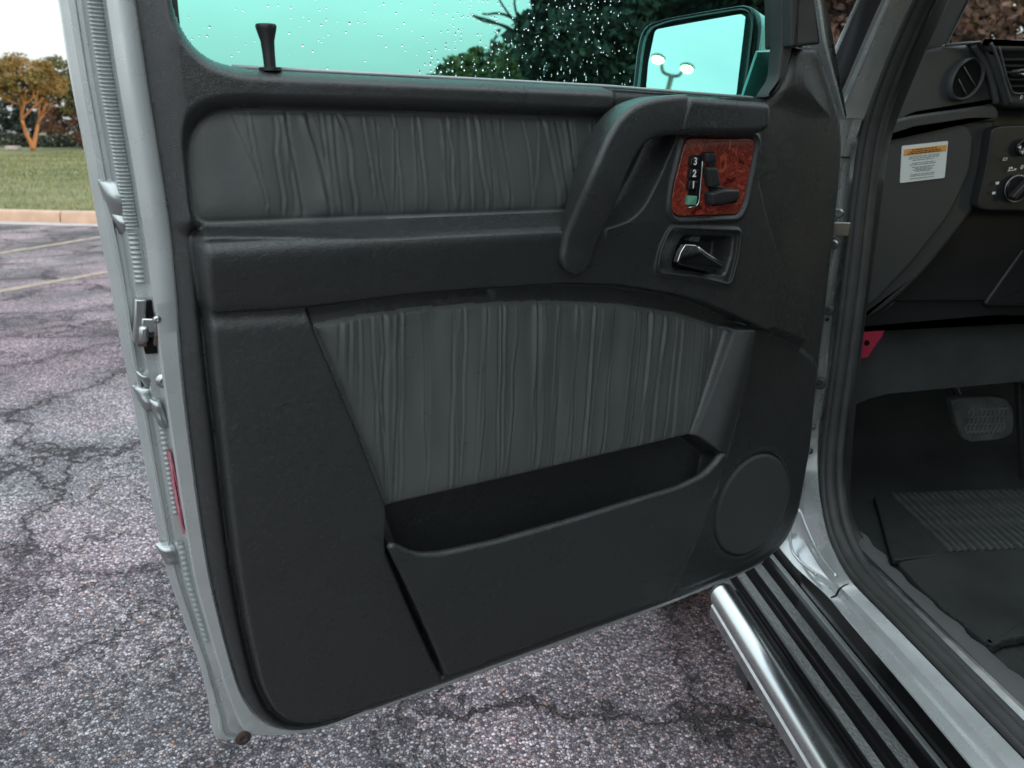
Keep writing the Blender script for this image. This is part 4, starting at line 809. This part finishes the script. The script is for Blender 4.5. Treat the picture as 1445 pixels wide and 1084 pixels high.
# inner windscreen pillar cover
pa = resample([PY(1300, 70, 1.44), PY(1338, 0, 1.36), PY(1395, -105, 1.24)], 12); pb = resample([PY(1335, 63, 1.50), PY(1366, 0, 1.42), PY(1420, -105, 1.30)], 12)
carpart(loftobj('pillar_cloth', [pa, (pa+pb)/2+nrm*.006, pb], M['headlining'], sharp=60)); V, F = tube(pb, .003, 8); part('windscreen_seal', (V, F), M['steel'], 60)

# ---- dashboard
dash = empty('dashboard', CARI, car)
def yfr(Y0): return lambda a, b, wd: (a, Y0-wd, b)
def yp(px, Y): return [PY(x, y, Y)[[0, 2]] for x, y in px]
def dslab(name, px, Y, dep, bev, m, r=.012, nb=5, sharp=45): return slab(name, fillet(yp(px, Y), r), -dep, 0, bev, m, dash, yfr(Y), nb, sharp)
dslab('dash_end', [(1230, 200), (1252, 130), (1300, 68), (1345, 62), (1372, 62), (1388, 66), (1400, 90), (1412, 125), (1417, 147), (1390, 153), (1290, 168)], 1.44, .25, .012, M['dash'], .012)
dslab('dash_ledge', [(1225, 205), (1250, 172), (1290, 163), (1380, 150), (1404, 147), (1412, 158), (1408, 172), (1370, 172), (1290, 184)], 1.43, .2, .006, M['dash'], .008)
dslab('knee_panel', [(1228, 210), (1250, 178), (1300, 172), (1400, 160), (1408, 176), (1398, 230), (1380, 292), (1345, 338), (1300, 392), (1252, 436), (1212, 458), (1196, 470), (1206, 380), (1216, 290)], 1.445, .12, .012, M['dash'], .03)
dslab('knee_cover', [(1236, 196), (1262, 181), (1352, 172), (1368, 178), (1374, 196), (1370, 240), (1342, 302), (1292, 366), (1238, 424), (1216, 440), (1214, 400), (1222, 290)], 1.434, .06, .006, M['dash'], .02)
dslab('dash_top', [(1383, 58), (1620, 56), (1620, 71), (1399, 73)], 1.408, .2, .006, M['dash'], .004)
dslab('dash_centre', [(1392, 66), (1620, 62), (1620, 160), (1436, 152), (1422, 150), (1408, 108)], 1.415, .16, .010, M['dash'], .006)
dslab('vent_cavity', [(1411, 69), (1600, 66), (1600, 131), (1429, 131)], 1.413, .03, .001, M['ink'], .003)
for i, y in enumerate((84, 93, 102.5, 112, 121.5)):
    xo = 1415+(y-80)*.3; p = yp([(xo, y-1.6), (1600, y-2.2), (1600, y+1.4), (xo+1, y+1.6)], 1.408); slab('vent_slat', fillet(p, .001), -.03, .002, .0012, M['dash'], dash, yfr(1.408), 2)
vf = resample(yp([(1409.5, 66), (1414, 84), (1420, 108), (1428, 131), (1436, 132.5), (1600, 133)], 1.405), 60); V, F = tube([(p[0], 1.405, p[1]) for p in vf], .0022, 8); mk('vent_frame', V, F, M['dash'], dash)
slab('vent_knob', fillet(yp([(1434, 101), (1442, 97), (1452, 99), (1452, 107), (1440, 108)], 1.39), .003), -.02, .004, .003, M['dash'], dash, yfr(1.39)); slab('vent_knob_tip', fillet(yp([(1437, 103), (1446, 104), (1446, 107), (1440, 106)], 1.385), .001), -.004, .001, .001, M['steel'], dash, yfr(1.385))
ce = resample(fillet([np.array(PY(x, y, 1.405)) for x, y in ((1398, 61), (1405, 75), (1413, 100), (1421, 128), (1427, 146))], .02, False), 24); V, F = tube(ce, .0028, 8); mk('dash_edge', V, F, M['dash'], dash)
ce = resample(fillet([np.array(PY(x, y, 1.428)) for x, y in ((1374, 64), (1388, 84), (1399, 112), (1406, 146))], .02, False), 24); V, F = tube(ce, .006, 10); mk('dash_edge', V, F, M['dash'], dash)
part('dash_backing', box_geo((1.46, 1.56, 1.11), (1.36, .14, .42)), M['plastic'], bev=.004)
# round side vent
vc = yp([(1364, 112)], 1.43)[0]; rx = .5*(yp([(1384, 112)], 1.43)[0][0]-yp([(1344, 112)], 1.43)[0][0]); rz = .5*(yp([(1364, 84)], 1.43)[0][1]-yp([(1364, 140)], 1.43)[0][1])
el = lambda s, Y: [(vc[0]+(rx*math.cos(q)+.22*rx*math.sin(q))*s, Y, vc[1]+rz*math.sin(q)*s) for q in np.linspace(0, 2*math.pi, 48, endpoint=False)]
V, F = loft([el(1.14, 1.44), el(1.12, 1.427), el(1.04, 1.424), el(.97, 1.427), el(.9, 1.432), el(.86, 1.436)], True); mk('side_vent', V, F, M['dash'], dash, True, 60)
V = el(.93, 1.4295); mk('vent_opening', V, [list(range(48))], M['ink'], dash)
for (a_, b_) in (((1353, 112), (1364, 134)), ((1360, 94), (1376, 121))):
    V, F = tube(resample([PY(*a_, 1.4275), PY(*b_, 1.4275)], 4), .0014, 6); mk('vent_bar', V, F, M['sillgrey'], dash)
# warning label on the knee cover
lab = fillet(yp([(1273, 206), (1338, 199), (1333, 251), (1270, 258.5)], 1.4325), .003); slab('warning_label', lab, -.002, .0004, .0002, M['white'], dash, yfr(1.4325), 1)
slab('label_header', yp([(1276, 211), (1336.4, 204.2), (1335.3, 213), (1275.2, 220)], 1.4318), -.0005, .0003, .0001, M['orange'], dash, yfr(1.4318), 1)
inkg = []
def textrow(x0, x1, y, hgt, Y, sl=-.112):
    x = x0
    while x < x1:
        wl = RNG.uniform(2., 6.5); xe = min(x+wl, x1); yy = y+sl*(x-1275); p = yp([(x, yy-hgt/2), (xe, yy-hgt/2+sl*(xe-x)), (xe, yy+hgt/2+sl*(xe-x)), (x, yy+hgt/2)], Y); b = [(q[0], Y, q[1]) for q in p]; inkg.append((b, [[0, 1, 2, 3]])); x = xe+RNG.uniform(.7, 1.3)
for y, a, b in ((213.3, 1287, 1322), (216, 1283.5, 1327), (218.4, 1281, 1329)): textrow(a, b, y, 1.25, 1.4312)
for y, a, b in ((223, 1283, 1326), (225.5, 1282, 1325), (228, 1288, 1317), (232.2, 1287, 1319), (234.4, 1284, 1321), (238, 1287, 1319), (240, 1291, 1315), (242, 1288, 1317), (244, 1292, 1313), (248, 1285, 1319), (250.2, 1284, 1318), (253.8, 1284, 1317)): textrow(a, b, y, .8, 1.4318)
V, F = join(inkg); o = tag(mk('label_print', V, F, M['ink'], dash, False), kind='stuff')
# switch panel
dslab('switch_panel', [(1400, 183), (1412, 178), (1600, 170), (1600, 300), (1392, 297), (1381, 294), (1380, 286), (1392, 235)], 1.42, .05, .003, M['plastic'], .008)
kc = PY(1433, 266, 1.415); R1 = .024
V, F = lathe_geo([(R1, 0), (R1, .004), (R1*.93, .007), (.002, .007)], kc, (0, -1, 0), 32); mk('light_knob', V, F, M['gloss_black'], dash, True, 40)
Rk = np.array(Matrix.Rotation(math.radians(38), 3, 'Y')); o = mk('knob_grip', *box_geo(kc+np.array([0, -.013, 0]), (.011, .016, .046), Rk), M['plastic'], dash, True, 30); bevelmod(o, .003, 3)
q = [(kc[0]+R1*1.02*math.cos(t), kc[1]-.004, kc[2]+R1*1.02*math.sin(t)) for t in np.linspace(0, 2*math.pi, 40)]; V, F = tube(q, .001, 6, False); mk('knob_ring', V, F, M['steel'], dash)
kc2 = PY(1443, 208, 1.415); V, F = lathe_geo([(.016, 0), (.016, .005), (.0135, .008), (.010, .006), (.001, .005)], kc2, (0, -1, 0), 28); mk('mirror_knob', V, F, M['gloss_black'], dash, True, 40)
pr = []
def mark(pts): pr.append(([(x, 1.4135, z) for x, z in yp(pts, 1.4135)], [list(range(len(pts)))]))
def marky(pts, Y): pr.append(([(x, Y, z) for x, z in yp(pts, Y)], [list(range(len(pts)))]))
marky([(1436, 208), (1441, 205.5), (1441, 210.5)], 1.4055); marky([(1441, 213), (1445, 213), (1443, 218)], 1.4055)
for x, y in ((1415, 225), (1420, 221)): pass
def frame_(x0, y0, x1, y1, s, t=.9):
    mark([(x0+s, y0), (x1+s, y0-1), (x1+s, y0-1+t), (x0+s, y0+t)]); mark([(x0, y1-t), (x1, y1-1-t), (x1, y1-1), (x0, y1)]); mark([(x0+s, y0), (x0+s+t, y0), (x0+t, y1), (x0, y1)]); mark([(x1+s-t, y0-1), (x1+s, y0-1), (x1, y1-1), (x1-t, y1-1)])
frame_(1415, 223.2, 1421, 227, .8)
mark([(1422, 241), (1434, 239), (1434, 240), (1422, 242)]); mark([(1424, 236), (1425.4, 236), (1424.6, 241), (1423.4, 241)]); mark([(1426, 236), (1429, 235.5), (1429, 238), (1426, 238.5)]); mark([(1431, 238), (1434.5, 237.4), (1434.5, 238.4), (1431, 239)])
mark([(1405, 257), (1410, 256.4), (1409.5, 260), (1405, 260.6)]); mark([(1400, 271), (1405, 270.5), (1404.4, 274), (1400, 274.5)]); mark([(1441, 271), (1446, 270), (1446, 275), (1441, 275.5)])
V, F = join(pr); tag(mk('switch_symbols', V, F, M['print'], dash, False), kind='stuff')
def oring(px, Y, a, b):
    c = PY(*px, Y); q = [(c[0]+a*math.cos(t)+.25*b*math.sin(t), Y-.0005, c[2]+b*math.sin(t)) for t in np.linspace(0, 2*math.pi, 20)]; V, F = tube(q, .0006, 6, False); return mk('zero_mark', V, F, M['print'], dash)
oring((1441, 137.5), 1.4045, .0018, .0028); oring((1442, 236), 1.4135, .002, .0034)
# lower dash underside, carpet band, red bracket
part('lower_dash_cover', slab_geo(fillet(yp([(1196, 470), (1212, 452), (1252, 432), (1345, 336), (1378, 296), (1620, 290), (1620, 452), (1400, 452)], 1.50), .01), -.12, 0, .01, yfr(1.50)), M['plastic'], 50)
part('cover_step', slab_geo(fillet(yp([(1390, 428), (1445, 350), (1600, 345), (1600, 434), (1392, 433)], 1.485), .006), -.03, 0, .006, yfr(1.485)), M['plastic'], 50)
a = resample([PY(x, y, 1.56) for x, y in ((1185, 470), (1245, 456), (1320, 450), (1445, 448), (1640, 440))], 20); b = resample([PY(x, y, 1.545) for x, y in ((1180, 585), (1215, 566), (1250, 556), (1445, 538), (1640, 520))], 20)
carpart(loftobj('carpet_band', [a, (a+b)/2+np.array([0, -.012, 0]), b, b+np.array([0, .03, .0]), b+np.array([0, .2, .08])], M['greycarpet'], sharp=60))
br = fillet(yp([(1208, 466), (1251, 462), (1243, 478), (1236, 487), (1224, 505), (1202, 507), (1200, 490)], 1.50), .004)
part('red_bracket', slab_geo(br, -.03, 0, .0012, yfr(1.50)), M['redpaint'], 25)
V, F = lathe_geo([(.006, 0), (.006, .0015), (.001, .0015)], PY(1223, 484, 1.499), (0, -1, 0), 14); part('bracket_hole', (V, F), M['ink'])
# footwell: back wall, toe board, side wall, floor
zf = EYE[2]-.86
part('firewall', ([(.70, 1.95, zf+.2), (2.1, 1.95, zf+.2), (2.1, 1.8, 1.2), (.70, 1.8, 1.2)], [[0, 1, 2, 3]]), M['carpet'])
fa = PZ(1235, 702, zf)
toe = [[(x, y, z) for x in np.linspace(.72, 2.1, 12)] for y, z in ((fa[1]-.0, zf-.006), (fa[1]+.10, zf+.03), (fa[1]+.25, zf+.13), (1.95, zf+.35))]
part('toe_board', loft(toe), M['carpet'], 60)
part('kick_side', loft([[(.735, y, zf-.02) for y in (1.27, 1.5, 1.95)], [(.74, y, zf+.25) for y in (1.30, 1.5, 1.95)], [(.74, y, 1.15) for y in (1.36, 1.5, 1.95)]]), M['carpet'], 60)
n_ = 40; fx = np.linspace(.70, 2.1, n_); fy = np.linspace(-.5, fa[1]+.02, n_)
V, F = loft([[(x, y, zf-.008+.003*math.sin(x*9+y*7)+.002*math.sin(x*23-y*19)) for x in fx] for y in fy]); part('floor_carpet', (V, F), M['carpet'], 60)
# loose worn carpet piece with a torn edge
tp_ = fillet([PZ(x, y, zf) [:2] for x, y in ((1262, 800), (1330, 786), (1445, 772), (1650, 750), (1700, 880), (1445, 905), (1420, 908), (1400, 918), (1390, 915), (1360, 890), (1330, 866), (1300, 838))], .02)
tp_ = np.asarray(tp_)+RNG.normal(0, .0012, (len(tp_), 2)); o = mk('carpet_mat', *slab_geo(tp_, zf-.004, zf+.012, .004, lambda a, b, wd: (a, b, wd)), M['carpet'], None, True, 45); tag(o, 'worn black carpet mat with a torn edge on the car floor', 'floor mat')
# rubber mat with ribs
rm = empty('rubber_mat', PZ(1330, 745, zf)); tag(rm, 'ribbed black rubber mat under the pedals', 'floor mat'); rmo = -np.array(rm.location)
cs = [PZ(x, y, zf) for x, y in ((1232, 702), (1640, 684), (1700, 740), (1258, 797))]; cs2 = fillet([c[:2] for c in cs], .02)
mk('mat_base', *slab_geo(cs2, zf-.002, zf+.010, .003, lambda a, b, wd: (a+rmo[0], b+rmo[1], wd+rmo[2])), M['rubber'], rm, True, 45)
M['matrub'] = mat('scuffed_rubber', (.07, .074, .074), .27, spec=.5, grain=120, gstr=.6, gdist=.004, var=(.12, .126, .126), vscale=25)
rib = None; y0_, y1_ = min(c[1] for c in cs)+.02, max(c[1] for c in cs[:2])-.03; x0_ = cs[0][0]+.02; ln = y1_-y0_
for i in range(34):
    if rib is None:
        V = []; F = []; pr_ = [(-.0055, 0), (-.004, .006), (0, .0075), (.004, .006), (.0055, 0)]
        rows = [[(x+.12*(y), y, z+.0008*math.sin(y*60)) for y in np.linspace(-ln/2, ln/2, 8)] for x, z in pr_]; V, F = loft(rows); rib = mk('rib', V, F, M['matrub'], rm, True, 60); o = rib
    else: o = bpy.data.objects.new('rib', rib.data); COL.objects.link(o); o.parent = rm
    o.location = (x0_+i*.0185+rmo[0]+.01, (y0_+y1_)/2+rmo[1], zf+.0095+rmo[2]); o.rotation_euler = (0, 0, RNG.normal(0, .012))
# pedals
M['padmetal'] = mat('worn_pedal_rubber', (.13, .135, .135), .35, var=(.2, .205, .205), vscale=40)
bp_ = empty('brake_pedal', CARI, car); Yp = 1.60
ped = fillet(yp([(1342, 566), (1352, 562), (1400, 560), (1420, 563), (1430, 575), (1432, 600), (1428, 614), (1412, 621), (1370, 625), (1358, 620), (1350, 600)], Yp), .008)
slab('pedal_pad', ped, -.02, 0, .005, M['matrub'], bp_, yfr(Yp))
pc = yp([(1392, 593)], Yp)[0]; dg = []
for k in range(-7, 8):
    for sgn in (1, -1):
        for j in range(-4, 5):
            c = pc+np.array([k*.011+j*.0028*sgn, j*.0095]);
            if abs(c[0]-pc[0]) < .052 and abs(c[1]-pc[1]) < .036: dg.append(box_geo((c[0], Yp-.001, c[1]), (.0022, .004, .0085), np.array(Matrix.Rotation(sgn*.55, 3, 'Y'))))
V, F = join(dg); o = mk('pad_tread', V, F, M['padmetal'], bp_, False); tag(o, kind='stuff')
V, F = tube([PY(1330, 515, 1.64), PY(1345, 545, 1.635), PY(1358, 575, 1.62), PY(1385, 590, 1.615)], .009, 10); mk('pedal_arm', V, F, M['plastic'], bp_)
ap = empty('accelerator_pedal', CARI, car); slab('pedal_pad', fillet(yp([(1437, 536), (1490, 532), (1492, 676), (1444, 680), (1440, 600)], 1.62), .006), -.015, 0, .004, M['rubber'], ap, yfr(1.62))
for i in range(5): x = 1443+i*9; slab('pad_ridge', yp([(x, 545), (x+3, 545), (x+4, 668), (x+1, 668)], 1.618), -.004, .003, .001, M['rubber'], ap, yfr(1.618), 2)
